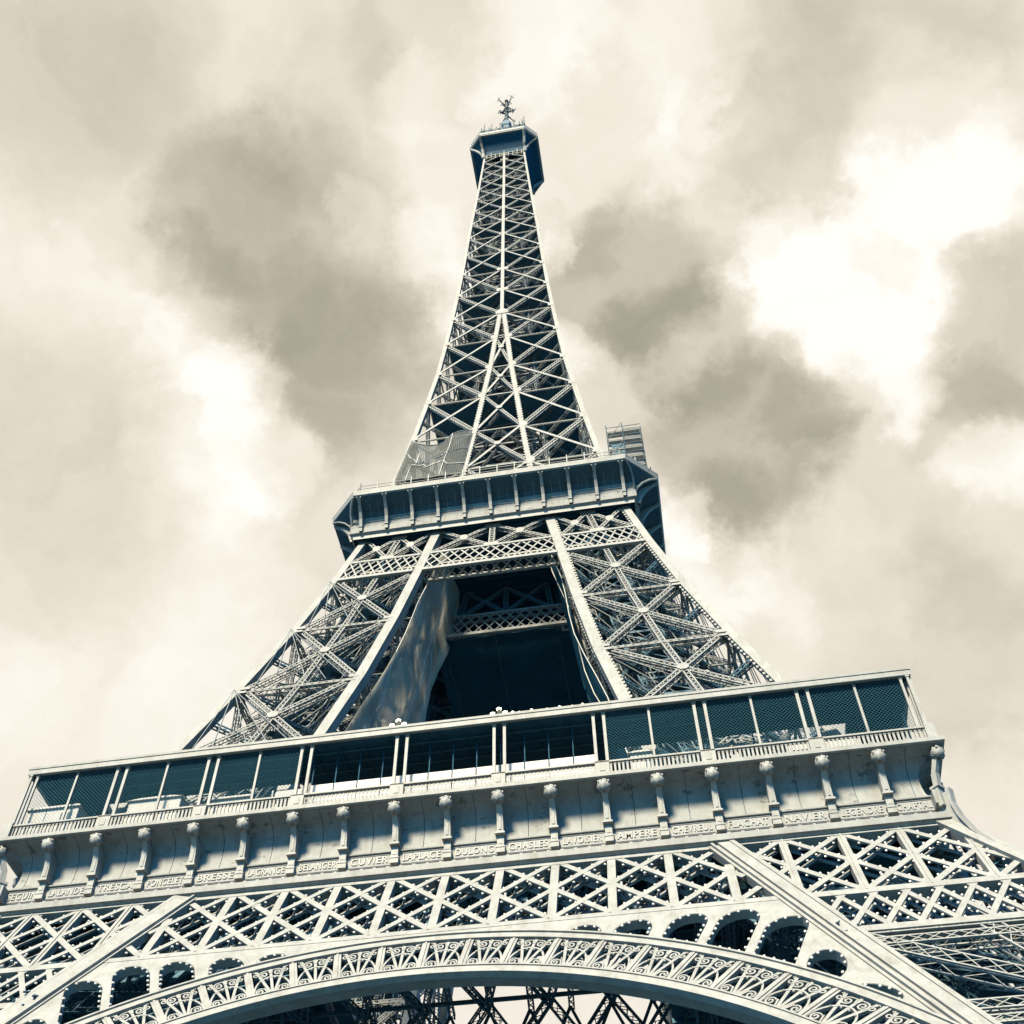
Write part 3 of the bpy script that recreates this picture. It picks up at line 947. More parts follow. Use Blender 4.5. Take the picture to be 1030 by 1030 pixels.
        for sg in (-1, 1):
            for r_, o_ in ((.30, .30), (.19, .36), (.09, .40)):
                P = [V((sg * o_, cy + 0.02 + r_ * cos(a), cz + r_ * sin(a))) for a in [2 * pi * j / 14 for j in range(15)]]
                h.tube(P, .05, 5)
        for k in range(5):
            a = -pi / 2 + (k - 2) * 0.5
            h.ball((0.2 * (k - 2) * .9, cy - 0.28, cz + 0.33 - abs(k - 2) * .06), .1, 6, 4, (1, 1, 1.3))
        hh = h.build('console_scroll', PAINT, deck, True)
        return c, hh
    c0, h0 = console()
    for i in range(1, 18):
        x = (i - 9) * d
        if i == 1: a, b = c0, h0
        else:
            a, b = c0.copy(), h0.copy(); COL.objects.link(a); COL.objects.link(b); a.parent = deck; b.parent = deck
        a.location.x = x; b.location.x = x
    # corner console on the mitre
    m = MB()
    for (w0, z0, t0), (w1, z1, t1) in zip([(34.0, 52.7, .55), (34.05, 54.2, .7), (34.1, 54.4, .4), (34.2, 55.4, .36)], [(34.0, 54.2, .55), (34.05, 54.4, .7), (34.2, 55.4, .36), (34.55, 56.5, .34)]):
        m.bar((w0, -w0, z0), (w1, -w1, z1), t0, t0, (.7, -.7, 0))
    m.build('console', PAINT, deck)
    a = h0.copy(); COL.objects.link(a); a.parent = deck; a.rotation_euler = (0, 0, pi / 4)
    a.location = Vector((34.72, -34.72, 0)) - Matrix.Rotation(pi / 4, 3, 'Z') @ Vector((0, -35.02, 0))
    # corner bracket below the deck's corner, down to the leg's arris
    m = MB()
    arc = [(34.62, 53.7), (34.55, 52.6), (34.7, 51.4), (35.05, 50.0), (35.56, 48.76), (36.3, 47.0), (37.17, 45.28), (38.6, 42.7)]
    for (a, b) in zip(arc, arc[1:]):
        m.bar((a[0], -a[0], a[1]), (b[0], -b[0], b[1]), 0.5, 0.22, (0.7, -0.7, 0.4))
    vs = []; fs = []
    for w, z in arc: 
        vs += [(w, -w, z), (wA(min(z, 52)) - 0.2, -wA(min(z, 52)) + 0.2, z)]
    for k in range(len(arc) - 1): fs.append((2 * k, 2 * k + 1, 2 * k + 3, 2 * k + 2))
    m.add(vs, fs)
    m.build('corner_bracket', PAINT, deck)
    # balustrade: rail, plinth, balusters
    m = MB()
    m.box(-35.0, 35.0, -34.95, -34.65, 57.78, 57.92); m.box(-34.9, 34.9, -34.9, -34.7, 58.0, 58.1); m.box(-35.0, 35.0, -34.98, -34.62, 59.0, 59.14)
    bal = m.build('balustrade', PAINT, deck)
    m = MB()
    k = int(69.6 / 0.30)
    for i in range(k):
        x = -34.8 + (i + .5) * 69.6 / k
        if abs(x) < 11.4:                                # finer ornamental balusters in the middle bays
            m.box(x - .045, x + .045, -34.84, -34.76, 58.1, 59.0)
            for zc, r_ in ((58.32, .12), (58.78, .12)):
                P = [(x + r_ * cos(a), zc + r_ * sin(a)) for a in [2 * pi * j / 8 for j in range(9)]]
                m.ribbon(lambda a, b, c: V((a, -34.82 + c, b)), P, .045, 0, .05)
        else:
            m.box(x - .075, x + .075, -34.86, -34.74, 58.1, 59.0)
            m.box(x - .105, x + .105, -34.89, -34.71, 58.1, 58.2); m.box(x - .1, x + .1, -34.88, -34.72, 58.84, 59.0)
    o = m.build('balusters', PAINT, deck); o['kind'] = 'stuff'
    # posts, in pairs, with a pedestal in the balustrade
    def post(x, y, r, z0=57.8, z1=64.4, mat=PAINT, nm='gallery_post'):
        m = MB(); m.box(x - r, x + r, y - r, y + r, z0, z1)
        m.box(x - r * 1.5, x + r * 1.5, y - r * 1.5, y + r * 1.5, z1 - .25, z1); 
        return m.build(nm, mat, deck)
    for s in range(-4, 4):
        xc = (2 * s + 1) * d
        m = MB(); m.box(xc - .52, xc + .52, -34.98, -34.6, 57.9, 59.16); m.box(xc - .2, xc + .2, -35.02, -34.9, 58.2, 58.8)
        m.build('pedestal', PAINT, deck)
        for e in (-.40, .40): post(xc + e, -34.45, .115)
    for xc in (-7.5 * d - 1.92, 7.5 * d + 1.92 , 6 * d, -6 * d, 4 * d, -4 * d, 2 * d + 0.0):
        if abs(xc) > 9: post(xc, -34.45, .085)
    for x in (-34.75, -34.1, 34.1, 34.75): post(x, -34.6, .09)
    for x in (-34.75, 34.75):
        m = MB(); m.box(x - .35, x + .35, -35.1, -34.5, 57.8, 59.3); m.build('pedestal', PAINT, deck)
    for i in range(-17, 18):                              # inner thin posts
        x = i * 1.92 + (.3 if i % 3 else 0)
        if abs(x) > 12 and i % 2 == 0: post(x, -30.9, .055, 57.8, 64.4, DARK_STEEL, 'inner_post')
    for i in range(12):                                   # added white panels for the bright sky band, middle bays, between thin dark posts
        x0 = -11.2 + i * 22.4 / 12
        m = MB(); m.box(x0 + .05, x0 + 22.4 / 12 - .05, -33.42, -33.36, 57.85, 61.2)
        m.build('sky_band_panel', WHITE, deck)
        post(x0, -33.2, .04, 57.8, 64.2, PAINT_DARK, 'inner_post')
    # roof with fascia and dark underside
    m = MB()
    mitred(m, [(30.4, 64.34), (34.7, 64.34), (34.85, 64.28), (34.9, 64.32), (34.92, 64.78), (34.98, 64.8), (35.0, 65.02), (34.8, 65.06), (30.4, 65.2), (30.4, 64.34)])
    roof = m.build('gallery_roof', PAINT, deck)
    m = MB(); mitred(m, [(30.3, 64.30), (34.6, 64.30)])
    mitred(m, [(30.3, 64.30), (30.3, 64.5)])
    for x in range(-33, 34, 2): m.box(x - .06, x + .06, -max(30.6, abs(x) + .3) - 3.6 if abs(x) < 30 else -34.4, -max(30.6, abs(x) + .3), 64.14, 64.29)
    m.box(-12.5, 12.5, -30.5, -24, 64.32, 64.5)
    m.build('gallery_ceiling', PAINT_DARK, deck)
    m = MB()
    for y in (-33.6, -32.4, -31.3): m.box(-30.2, 30.2, y - .05, y + .05, 64.1, 64.2)
    m.build('ceiling_rail', DARK_STEEL, deck)
    # wire mesh across the outer bays
    for (x0, x1) in ((-34.0, -11.9), (11.9, 34.0)):
        m = MB(); m.quad((x0, -34.4, 59.15), (x1, -34.4, 59.15), (x1, -34.4, 64.25), (x0, -34.4, 64.25))
        m.build('wire_mesh_screen', CHAIN, deck)
    for k in (1, 3): 
        copy_part(deck, tower, k * pi / 2, ('name_lettering', 'wire_mesh_screen', 'inner_post', 'sky_band_panel', 'pedestal', 'cornice_block') + (('gallery_post',) if 0 else ()))
    copy_part(deck, tower, pi, ('name_lettering', 'wire_mesh_screen', 'inner_post', 'sky_band_panel', 'pedestal', 'gallery_post', 'console', 'console_scroll', 'cove_plate', 'balusters', 'cornice_block'))


build_gallery()

# ================================================================== upper legs (first to second floor)
def build_upper_leg():
    zs = [57.8, 59.5, 71, 82.6, 94.2, 104.5, 108.5, 114.3]
    m = MB()
    for k in range(4):
        for i in range(len(zs) - 1):
            q0, q1 = quad_leg(zs[i], wB, iB), quad_leg(zs[i + 1], wB, iB)
            cen0, cen1 = sum(q0, V((0, 0, 0))) / 4, sum(q1, V((0, 0, 0))) / 4
            sx, sy = (1 if k in (0, 1) else -1), (-1 if k in (0, 3) else 1)
            wd = 0.82 if k == 0 else 1.05
            o = V((-sx * wd / 2, -sy * wd / 2, 0))
            m.bar(q0[k] + o, q1[k] + o, wd, wd, (0, -1, 0))
    # toothed edges: the batten plates along the chords
    for k in (0, 3):
        z = 60.0
        while z < 114:
            q = quad_leg(z, wB, iB); s = -1 if k == 0 else 1
            P = q[k] + V((s * (1.16 if k == 3 else 1.02), 0.06, 0))
            m.box(P.x - .11, P.x + .11, P.y, P.y + .10, P.z - .13, P.z + .13)
            if k == 3:
                P = q[k] + V((0.0, 1.16, 0)); m.box(P.x - .02, P.x + .1, P.y - .1, P.y + .1, P.z - .13, P.z + .13)
            z += 0.62
    leg = m.build('upper_leg', PAINT, tower)
    outs = [V((1, 0, 0)), V((0, 1, 0)), V((-1, 0, 0)), V((0, -1, 0))]
    ins = 0.9; outs_ = outs
    for i in range(1, 5):
        q0, q1 = quad_leg(zs[i], wB, iB), quad_leg(zs[i + 1], wB, iB)
        for k in range(4):
            A0, B0, A1, B1 = q0[k], q0[(k + 1) % 4], q1[k], q1[(k + 1) % 4]
            e0, e1 = ins / (B0 - A0).length, ins / (B1 - A1).length
            a0, b0, a1, b1 = vl(A0, B0, e0), vl(A0, B0, 1 - e0), vl(A1, B1, e1), vl(A1, B1, 1 - e1)
            inw = -outs[k] * 0.12
            m = MB()
            star(m, a0 + inw, b0 + inw, a1 + inw, b1 + inw, outs[k], 0.60, 0.7, 0.62, True, False)
            # pairs of slender horizontals a little above and below the node
            n = (b0 - a0).cross(a1 - a0).normalized(); n = n if n.dot(outs[k]) > 0 else -n
            if i < 4:
                for t, w_ in ((0.965, .42), ):
                    p, q = vl(a0, a1, t), vl(b0, b1, t); m.laced(p + inw, q + inw, w_, 0.7, n, pitch=.7)
                # node plates on the chords
                for P, s in ((a1, 1), (b1, -1)):
                    u = (B1 - A1).normalized(); m.plate(P + u * s * 0.25 + n * 0.02, u, n.cross(u), n, 1.0, 0.5, .06, .2)
                    m.plate(P + u * s * 0.25 + n * 0.02 - (A1 - A0).normalized() * .75, u, n.cross(u), n, 0.9, 0.4, .06, .2)
            m.build('star_brace', PAINT, leg)
    # slender ties and hangers behind the stars, and a second, lighter web half way into the leg
    m = MB()
    for i in range(1, 5):
        z0, z1 = zs[i], zs[i + 1]
        q0, q1 = quad_leg(z0, wB, iB), quad_leg(z1, wB, iB)
        for f in (.33, .67):
            for (a, b) in ((0, 1), (3, 0)):
                # webs parallel to the outer faces
                o = 3 if a == 0 else 1
                A0, B0, A1, B1 = q0[a], q0[b], q1[a], q1[b]
                dA = q0[(a + 3) % 4] - q0[a] if (a, b) == (0, 1) else q0[(a + 3) % 4] - q0[a]
                sh0 = (q0[(b + 1) % 4] - q0[b]) * f; sh1 = (q1[(b + 1) % 4] - q1[b]) * f
                P0, Q0, P1, Q1 = A0 + sh0, B0 + sh0, A1 + sh1, B1 + sh1
                m.laced(P0, Q1, .34, .3, outs_[a], .07, .5, .04, False); m.laced(Q0, P1, .34, .3, outs_[a], .07, .5, .04, False)
                for u in (.2, .4, .6, .8): m.bar(vl(P0, Q0, u), vl(P1, Q1, u), .09, .09)
                m.bar(vl(P0, P1, .5), vl(Q0, Q1, .5), .12, .1); m.bar(P1, Q1, .16, .14)
        for u in (.15, .3, .45, .7, .85):                  # thin rods fanning from the nodes
            m.bar(q1[0], vl(q0[1], q0[0], u), .08, .08); m.bar(q1[3], vl(q0[0], q0[2], u), .08, .08); m.bar(q1[1], vl(q0[0], q0[3], u), .08, .08)
    m.build('leg_ties', HALF_SHADED, leg)
    # flat bracing, lift tracks, stairs inside the leg
    m = MB()
    for z in (65, 71, 77, 82.6, 88.4, 94.2, 100, 104.5, 108.5, 113):
        q = quad_leg(z, wB, iB); q = [vl(p, (q[0] + q[2]) / 2, .08) for p in q]
        m.laced(q[0], q[2], 0.6, 0.5, (0, 0, -1)); m.laced(q[1], q[3], 0.6, 0.5, (0, 0, -1))
        md = [(q[k] + q[(k + 1) % 4]) / 2 for k in range(4)]
        for k in range(4): m.laced(md[k], md[(k + 1) % 4], 0.45, 0.4, (0, 0, -1))
    def ax(z, u, v):
        q = quad_leg(z, wB, iB); return vl(vl(q[3], q[0], u), vl(q[2], q[1], u), v)
    for u, v in ((.30, .30), (.30, .62), (.62, .30), (.62, .62)):
        for za, zb in ((57.8, 82.6), (82.6, 114)): m.laced(ax(za, u, v), ax(zb, u, v), 0.55, 0.5, (0, -1, 0), .1, .8)
    for z in range(60, 114, 3): 
        P = [ax(z, u, v) for u, v in ((.3, .3), (.62, .3), (.62, .62), (.3, .62))]
        for k in range(4): m.bar(P[k], P[(k + 1) % 4], .25, .25, (0, 0, 1))
        m.bar(P[0], ax(z + 3, .62, .3), .12, .12); m.bar(P[1], ax(z + 3, .3, .3), .12, .12)
        m.bar(P[3], ax(z + 3, .3, .3), .12, .12); m.bar(P[1], ax(z + 3, .62, .62), .12, .12)
    for j in range(40):
        z = 58 + j * 1.4; s = j % 2
        a, b = ax(z, .68 + .2 * s, .45), ax(z + 1.4, .68 + .2 * (1 - s), .55)
        m.bar(a, b, .8, .1, (0, 0, 1)); m.bar(a + V((0, 0, 1)), b + V((0, 0, 1)), .05, .05)
    m.build('leg_interior', SHADED_INNER, leg)
    m = MB()
    # lift cabin housings and landings inside
    rr = random.Random(3)
    for z in (66, 74.5, 80, 87, 92, 98.5, 103):
        m = MB()
        a = [ax(z, u, v) for u, v in ((.34, .34), (.60, .34), (.60, .60), (.34, .60))]
        m.add([V((p.x, p.y, z)) for p in a] + [V((p.x, p.y, z + .3)) for p in a], [(0, 1, 2, 3), (7, 6, 5, 4), (0, 4, 5, 1), (1, 5, 6, 2), (2, 6, 7, 3), (3, 7, 4, 0)])
        m.build('lift_landing', DARK_STEEL, leg)
    for k in (1, 2, 3): copy_part(leg, tower, k * pi / 2)


build_upper_leg()


def lattice_band(mb, A0, B0, A1, B1, out, nx, t=0.17, d=0.06, chord=0.42, dep=1.2, soffit=True):
    """girder of small diamonds between two level chords"""
    n = (B0 - A0).cross(A1 - A0).normalized()
    if n.dot(out) < 0: n = -n
    mb.bar(A0, B0, chord, 0.35, n); mb.bar(A1, B1, chord * .8, 0.35, n)
    for i in range(-1, nx):
        for s in (0, 1):
            p = (i / nx, (i + 2) / nx) if s == 0 else ((i + 2) / nx, i / nx)
            # clip to 0..1
            def at(t_):
                u = lerp(p[0], p[1], t_); return vl(vl(A0, B0, u), vl(A1, B1, u), t_), u
            ts = [j / 24 for j in range(25) if -1e-6 <= lerp(p[0], p[1], j / 24) <= 1 + 1e-6]
            if len(ts) < 3: continue
            P, Q = at(ts[0])[0], at(ts[-1])[0]
            mb.bar(P + n * (.05 + .03 * s), Q + n * (.05 + .03 * s), t, d, n)
    # second web behind and a latticed soffit between them
    off = -n * dep
    mb.bar(A0 + off, B0 + off, chord * .8, 0.3, n); mb.bar(A1 + off, B1 + off, chord * .7, 0.3, n)
    if soffit:
        k = nx
        for i in range(k):
            P0, P1 = vl(A0, B0, i / k), vl(A0, B0, (i + 1) / k)
            mb.bar(P0, P1 + off, t * 1.1, .05, V((0, 0, 1))); mb.bar(P1 + V((0, 0, .05)), P0 + off + V((0, 0, .05)), t * 1.1, .05, V((0, 0, 1)))


def build_waist():
    def fp(x, z): return V((x, -wB(z) + 0.02, z))
    bays = [(-1, 'leg'), (0, 'mid'), (1, 'leg')]
    root = None
    for s, kind in bays:
        def xr(z):
            if s == 0: return (-iB(z), iB(z))
            a, b = iB(z) + 1.1, wB(z) - .9
            return (a, b) if s > 0 else (-b, -a)
        m = MB()
        a0, b0 = xr(104.6); a1, b1 = xr(108.4)
        lattice_band(m, fp(a0, 104.6), fp(b0, 104.6), fp(a1, 108.4), fp(b1, 108.4), V((0, -1, 0)), 12 if s == 0 else 8, .19, .06, .5, 1.5)
        w_ = m.build('waist_girder', PAINT, root or tower)
        if root is None: root = w_
        # braces above the girder: two crosses and an upright to each bay
        m = MB()
        l0, r0 = xr(108.8); l1, r1 = xr(114.1)
        n = V((0, -CT, .2)).normalized()
        mid0, mid1 = (l0 + r0) / 2, (l1 + r1) / 2
        m.laced(fp(mid0, 108.8), fp(mid1, 114.1), .7, .6, n, pitch=.6)
        m.plate(fp(mid1, 113.9) + n * .05, (1, 0, 0), (0, 0, 1), n, 1.9, .5, .06, .2)
        m.plate(fp(mid0, 108.9) + n * .05, (1, 0, 0), (0, 0, 1), n, 1.7, .5, .06, .2)
        for (p0, q0, p1, q1) in ((l0, mid0, l1, mid1), (mid0, r0, mid1, r1)):
            m.laced(fp(p0, 108.8), fp(q1, 114.1), .5, .6, n, pitch=.6)
            m.laced(fp(q0, 108.8) + V((0, .03, 0)), fp(p1, 114.1) + V((0, .03, 0)), .5, .6, n, pitch=.6)
            xm, zm = (p0 + q0 + p1 + q1) / 4, 111.5
            m.plate(fp(xm, zm) + n * .06, (1, 0, 0), (0, 0, 1), n, .9, .9, .06, .5)
        m.build('waist_brace', PAINT, root)
    # inner girder, between the legs' inner faces
    m = MB()
    def ip(x, z): return V((x, -iB(z), z))
    lattice_band(m, ip(-iB(104.6), 104.6), ip(iB(104.6), 104.6), ip(-iB(108.4), 108.4), ip(iB(108.4), 108.4), V((0, -1, 0)), 12, .15, .06, .5, .9, False)
    m.build('inner_waist_girder', PAINT, root)
    m = MB()
    for x in (-5.6, 0, 5.6): m.laced(ip(x, 108.5), ip(x * .9, 114), .6, .5, (0, -1, 0))
    for a, b in ((-5.6, 0), (0, -5.6), (5.6, 0), (0, 5.6)): m.laced(ip(a, 108.5), ip(b * .9, 114), .4, .4, (0, -1, 0))
    m.build('inner_waist_brace', SHADED_INNER, root)
    for k in (1, 2, 3): copy_part(root, tower, k * pi / 2)


build_waist()

# ================================================================== second floor platform
P2 = [(17.12, 113.72), (17.17, 114.35), (17.5, 114.5), (17.52, 115.3), (17.58, 116.2), (17.75, 116.9), (18.2, 117.4), (19.1, 117.85), (20.0, 118.25), (20.15, 118.3)]


def octo(w, l):
    """half of one side and its chamfer: the octagon's corner points for one side, left to right"""
    return [(-w, -l), (-l, -w), (l, -w), (w, -l)]


def build_second_floor():
    # rim (octagonal) and deck; one side plus its right-hand chamfer, turned four times
    W, L = 20.3, 16.69
    m = MB()
    prof = [(0.86, 118.32), (0.988, 118.32), (1.0, 118.5), (1.0, 118.62), (1.006, 119.2), (1.0, 119.3), (0.86, 119.35)]
    def ring_pts(f, z):
        w, l = W * f, L * f
        return [(-l, -w, z), (l, -w, z), (w, -l, z)]
    for (f0, z0), (f1, z1) in zip(prof, prof[1:]):
        a, b = ring_pts(f0, z0), ring_pts(f1, z1)
        for k in range(2): m.quad(a[k], a[k + 1], b[k + 1], b[k])
    root = m.build('second_floor_platform', PAINT, tower)
    # cove
    m = MB()
    prof2 = P2
    vs = []; fs = []
    def corner(w, z):
        t = max(0, (z - 115.0) / 3.3)
        l = w - (w - L) * min(1, t ** 1.0) if z > 115 else w
        return l
    rows = [( [(-corner(w, z), -w, z), (corner(w, z), -w, z), (w, -corner(w, z), z)] ) for w, z in prof2]
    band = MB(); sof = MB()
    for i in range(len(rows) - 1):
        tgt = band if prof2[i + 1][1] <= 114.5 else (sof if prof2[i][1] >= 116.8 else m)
        for k in range(2): tgt.quad(rows[i][k], rows[i][k + 1], rows[i + 1][k + 1], rows[i + 1][k])
    m.build('platform_cove', PAINT_COVE, root, False)
    band.build('platform_band', PAINT, root); sof.build('platform_soffit', SHADED_SOFFIT, root)
    m = MB()                                              # horizontal seam line across the cove and plate joints
    m.box(-17.5, 17.5, -17.68, -17.56, 116.2, 116.27)
    for i in range(-15, 16):
        x = i * 1.07
        for (w0, z0), (w1, z1) in zip(P2[2:], P2[3:8]): m.bar((x, -w0 - .01, z0), (x, -w1 - .01, z1), .035, .03, (0, -1, 0.3))
    m.build('cove_seams', PAINT, root)
    # consoles: curved ribs standing off the cove
    def rib():
        m = MB(); vs = []; fs = []
        pr = [(114.52, -17.75), (115.3, -17.95), (116.2, -18.3), (117.0, -18.8), (117.6, -19.4), (118.0, -19.95), (118.2, -20.26)]
        for z, y in pr: vs += [(-.19, y, z), (.19, y, z), (.19, y + .9, z + .12), (-.19, y + .9, z + .12)]
        for k in range(len(pr) - 1):
            for j in range(4): fs.append((4 * k + j, 4 * k + (j + 1) % 4, 4 * k + 4 + (j + 1) % 4, 4 * k + 4 + j))
        m.add(vs, fs)
        m.box(-.3, .3, -20.15, -19.3, 118.16, 118.3); m.box(-.24, .24, -18.0, -17.5, 115.1, 115.18)
        return m.build('platform_console', PAINT, root)
    r0 = rib()
    for i in range(11):
        x = (i - 5) * 3.22
        o = r0 if i == 0 else r0.copy()
        if i: COL.objects.link(o); o.parent = root
        o.location.x = x
    # curved corner bracket where the chamfer meets the side
    m = MB()
    br = [(17.2, 114.4), (17.3, 115.3), (17.7, 116.2), (18.4, 117.0), (19.3, 117.7), (20.2, 118.2)]
    m.tube([(w, -corner(w, z), z) for w, z in br], .16, 6)
    m.tube([(corner(w, z), -w, z) for w, z in br], .10, 6)
    m.build('corner_bracket', PAINT, root)
    # dark underside and floor beams
    m = MB(); m.add([(0, 0, 114.32), (-17.0, -17.0, 114.32), (17.0, -17.0, 114.32)], [(0, 1, 2)])
    for y in range(-16, 0, 2): m.box(y, -y, y - .1, y + .1, 113.9, 114.3)
    m.build('platform_underside', PAINT_DARK, root)
    m = MB(); m.add([(0, 0, 119.3), (-L, -20.2, 119.3), (L, -20.2, 119.3), (20.2, -L, 119.3)], [(0, 1, 2, 3)]); m.build('platform_floor', SHADED_INNER, root)
    # railing
    m = MB()
    pts = [(-16.2, -19.7), (16.2, -19.7), (19.7, -16.2)]
    for a, b in zip(pts, pts[1:]):
        for z in (119.9, 120.5, 121.1): m.bar((*a, z), (*b, z), .07, .05, (0, 0, 1))
        n = int(hypot(b[0] - a[0], b[1] - a[1]) / 2.1)
        for i in range(n + 1):
            x, y = lerp(a[0], b[0], i / n), lerp(a[1], b[1], i / n)
            m.box(x - .06, x + .06, y - .06, y + .06, 119.3, 121.7)
    m.build('platform_railing', PAINT, root)
    m = MB()                                             # dim glazed storey behind the railing
    m.box(-15.0, 15.0, -15.6, -15.3, 119.35, 122.4)
    m.build('platform_parapet', SHADED_INNER, root)
    for k in (1, 2, 3): copy_part(root, tower, k * pi / 2)


build_second_floor()

# ================================================================== upper shaft
LV = [119.4, 130.5, 141.5, 152.9, 162.8, 173.5, 183.2, 192.9, 202.2, 211.1, 219.6, 227.4, 235.0, 242.2, 248.9, 255.3, 261.6, 267.4, 271.5]


def build_shaft():
    def fp(x, z, c=0.0): return V((x, -wC(z) + c, z))
    # corner chord (right-hand arris of this face)
    m = MB()
    for a, b in zip(LV, LV[1:]):
        w0, w1 = wC(a), wC(b); t0 = lerp(.72, .40, (a - 119) / 152); t1 = lerp(.72, .40, (b - 119) / 152)
        p0, p1 = V((w0 - t0 / 2, -w0 + t0 / 2, a)), V((w1 - t1 / 2, -w1 + t1 / 2, b))
        m.bar(p0, p1, t0, t0, (0, -1, 0))
    root = m.build('upper_shaft', PAINT, tower)
    # inner chords up to where they meet, then the centre rib
    m = MB()
    for a, b in zip(LV[:6], LV[1:7]):
        for s in (-1, 1):
            m.bar(fp(s * iC(a), a, .2), fp(s * iC(b), b, .2), .62, .5, (0, -1, 0))
            k = 14
            for j in range(k):
                z = lerp(a, b, j / k); x = s * iC(z)
                for e in (-.36, .36): m.box(x + e - .06, x + e + .06, -wC(z) - .02, -wC(z) + .1, z - .14, z + .14)
    m.build('inner_chord', PAINT, root)
    m = MB()
    for a, b in zip(LV[6:], LV[7:]): m.bar(fp(0, a, .15), fp(0, b, .15), lerp(.62, .5, (a - 183) / 90), .4, (0, -1, 0))
    m.plate(fp(0, 183.3, -.08), (1, 0, 0), (0, .1, 1), (0, -1, 0), 1.5, 1.9, .06, .35)
    m.build('centre_rib', PAINT, root)
    for i, (a, b) in enumerate(zip(LV, LV[1:])):
        m = MB(); inner = MB()
        n = V((0, -1, 0.12)).normalized()
        big = lerp(.68, .36, i / 17)
        for s in (-1, 1):
            x0i, x1i = (iC(a) if i < 6 else 0.25), (iC(b) if i < 6 else 0.25)
            x0o, x1o = wC(a) - .45, wC(b) - .4
            # flat tie from the inner chord (high) out to the corner (low)
            p, q = fp(s * x1i, b - .25, .06), fp(s * x0o, a + .25, .06)
            m.bar(p, q, big * .62, .06, n); m.bar(p + V((0, .12, 0)), q + V((0, .12, 0)), .06, .22, n)
            # latticed strut from the inner chord (low) out to the corner (high)
            if i < 8: m.laced(fp(s * x0i, a + .2, .16), fp(s * x1o, b - .2, .16), big * 1.08, .5, n, .13, .55, .06)
            elif i < 17: m.laced(fp(s * x0i, a + .2, .16), fp(s * x1o, b - .2, .16), big * .95, .3, n, .1, .6, .05, False)
            t = (x0i + x0o) / (x0i + x0o + x1i + x1o)
            # slender level bar
            m.laced(fp(s * x1i, b, .45), fp(s * x1o, b, .45), .26, .2, n, .06, .5, .04, False)
            # node plates
            m.plate(fp(s * (x1i + .3), b, -.02), (1, 0, 0), (0, .1, 1), n, 1.0 if i < 8 else .6, 1.3 if i < 8 else .7, .06, .3)
            m.plate(fp(s * (x1o - .2), b, -.02), (1, 0, 0), (0, .1, 1), n, .8 if i < 8 else .5, .9 if i < 8 else .6, .06, .3)
        if i < 6 and i != 5:
            for s in (-1, 1):
                if s > 0: m.bar(fp(-iC(a), a, .1), fp(iC(b), b, .1), big * .6, .08, n)
                else: m.laced(fp(iC(a), a, .18), fp(-iC(b), b, .18), big * .8, .4, n, .12, .5, .06)
            t = iC(a) / (iC(a) + iC(b)); zc = lerp(a, b, t)
            m.plate(fp(0, zc, -.02), (1, 0, 0), (0, .1, 1), n, .9, .9, .06, .5)
            m.bar(fp(-iC(b), b, .3), fp(iC(b), b, .3), .2, .2, n)
        m.build('shaft_panel', PAINT, root)
    for k in (1, 2, 3): copy_part(root, tower, k * pi / 2)
    # inside: lift towers, flat floors and stairs
    m = MB(); fls = []
    for i, (a, b) in enumerate(zip(LV, LV[1:])):
        for zz, f in ((b, 1.0), ((a + b) / 2, .93)):
            w = wC(zz) - .6; c = w * 0.45
            fl = MB()
            fl.add([(-w, -w, zz), (w, -w, zz), (w, w, zz), (-w, w, zz), (-c, -c, zz), (c, -c, zz), (c, c, zz), (-c, c, zz)],
                   [(0, 1, 5, 4), (1, 2, 6, 5), (2, 3, 7, 6), (3, 0, 4, 7)])
            if zz == b and i % 2 == 0: fls.append(fl)
            for (p, q) in (((-w, -w), (w, w)), ((-w, w), (w, -w))): m.laced((*p, zz - .1), (*q, zz - .1), .5, .4, (0, 0, -1), .1, 1.2, .05, False)
            for (p, q) in (((-w, 0), (0, -w)), ((0, -w), (w, 0)), ((w, 0), (0, w)), ((0, w), (-w, 0))): m.laced((*p, zz - .15), (*q, zz - .15), .4, .4, (0, 0, -1), .1, 1.2, .05, False)
        w0, w1 = wC(a) * .5, wC(b) * .5
        C = [(-1, -1), (1, -1), (1, 1), (-1, 1)]
        for k in range(4):
            p, q = C[k], C[(k + 1) % 4]
            m.laced((p[0] * w0, p[1] * w0, a), (p[0] * w1, p[1] * w1, b), .6, .5, (p[0], p[1], 0), .12, 1.0)
            for f0, f1 in ((0, .5), (.5, 1)):
                za, zb = lerp(a, b, f0), lerp(a, b, f1); wa, wb = wC(za) * .5, wC(zb) * .5
                m.bar((p[0] * wa, p[1] * wa, za), (q[0] * wb, q[1] * wb, zb), .25, .15); m.bar((q[0] * wa, q[1] * wa, za), (p[0] * wb, p[1] * wb, zb), .25, .15)
                m.bar((p[0] * wb, p[1] * wb, zb), (q[0] * wb, q[1] * wb, zb), .3, .2)
        for j in range(6):
            z0 = lerp(a, b, j / 6); z1 = lerp(a, b, (j + 1) / 6); s = 1 if j % 2 else -1
            ww = wC(z0) * .3
            m.bar((-ww * s, ww * .6, z0), (ww * s, ww * .6, z1), .9, .1, (0, 0, 1)); m.bar((-ww * s, ww * .6 + .4, z0 + 1), (ww * s, ww * .6 + .4, z1 + 1), .06, .06)
    core = m.build('lift_tower', HALF_SHADED, tower)
    for fl in fls: fl.build('shaft_floor', DARK_STEEL, core)
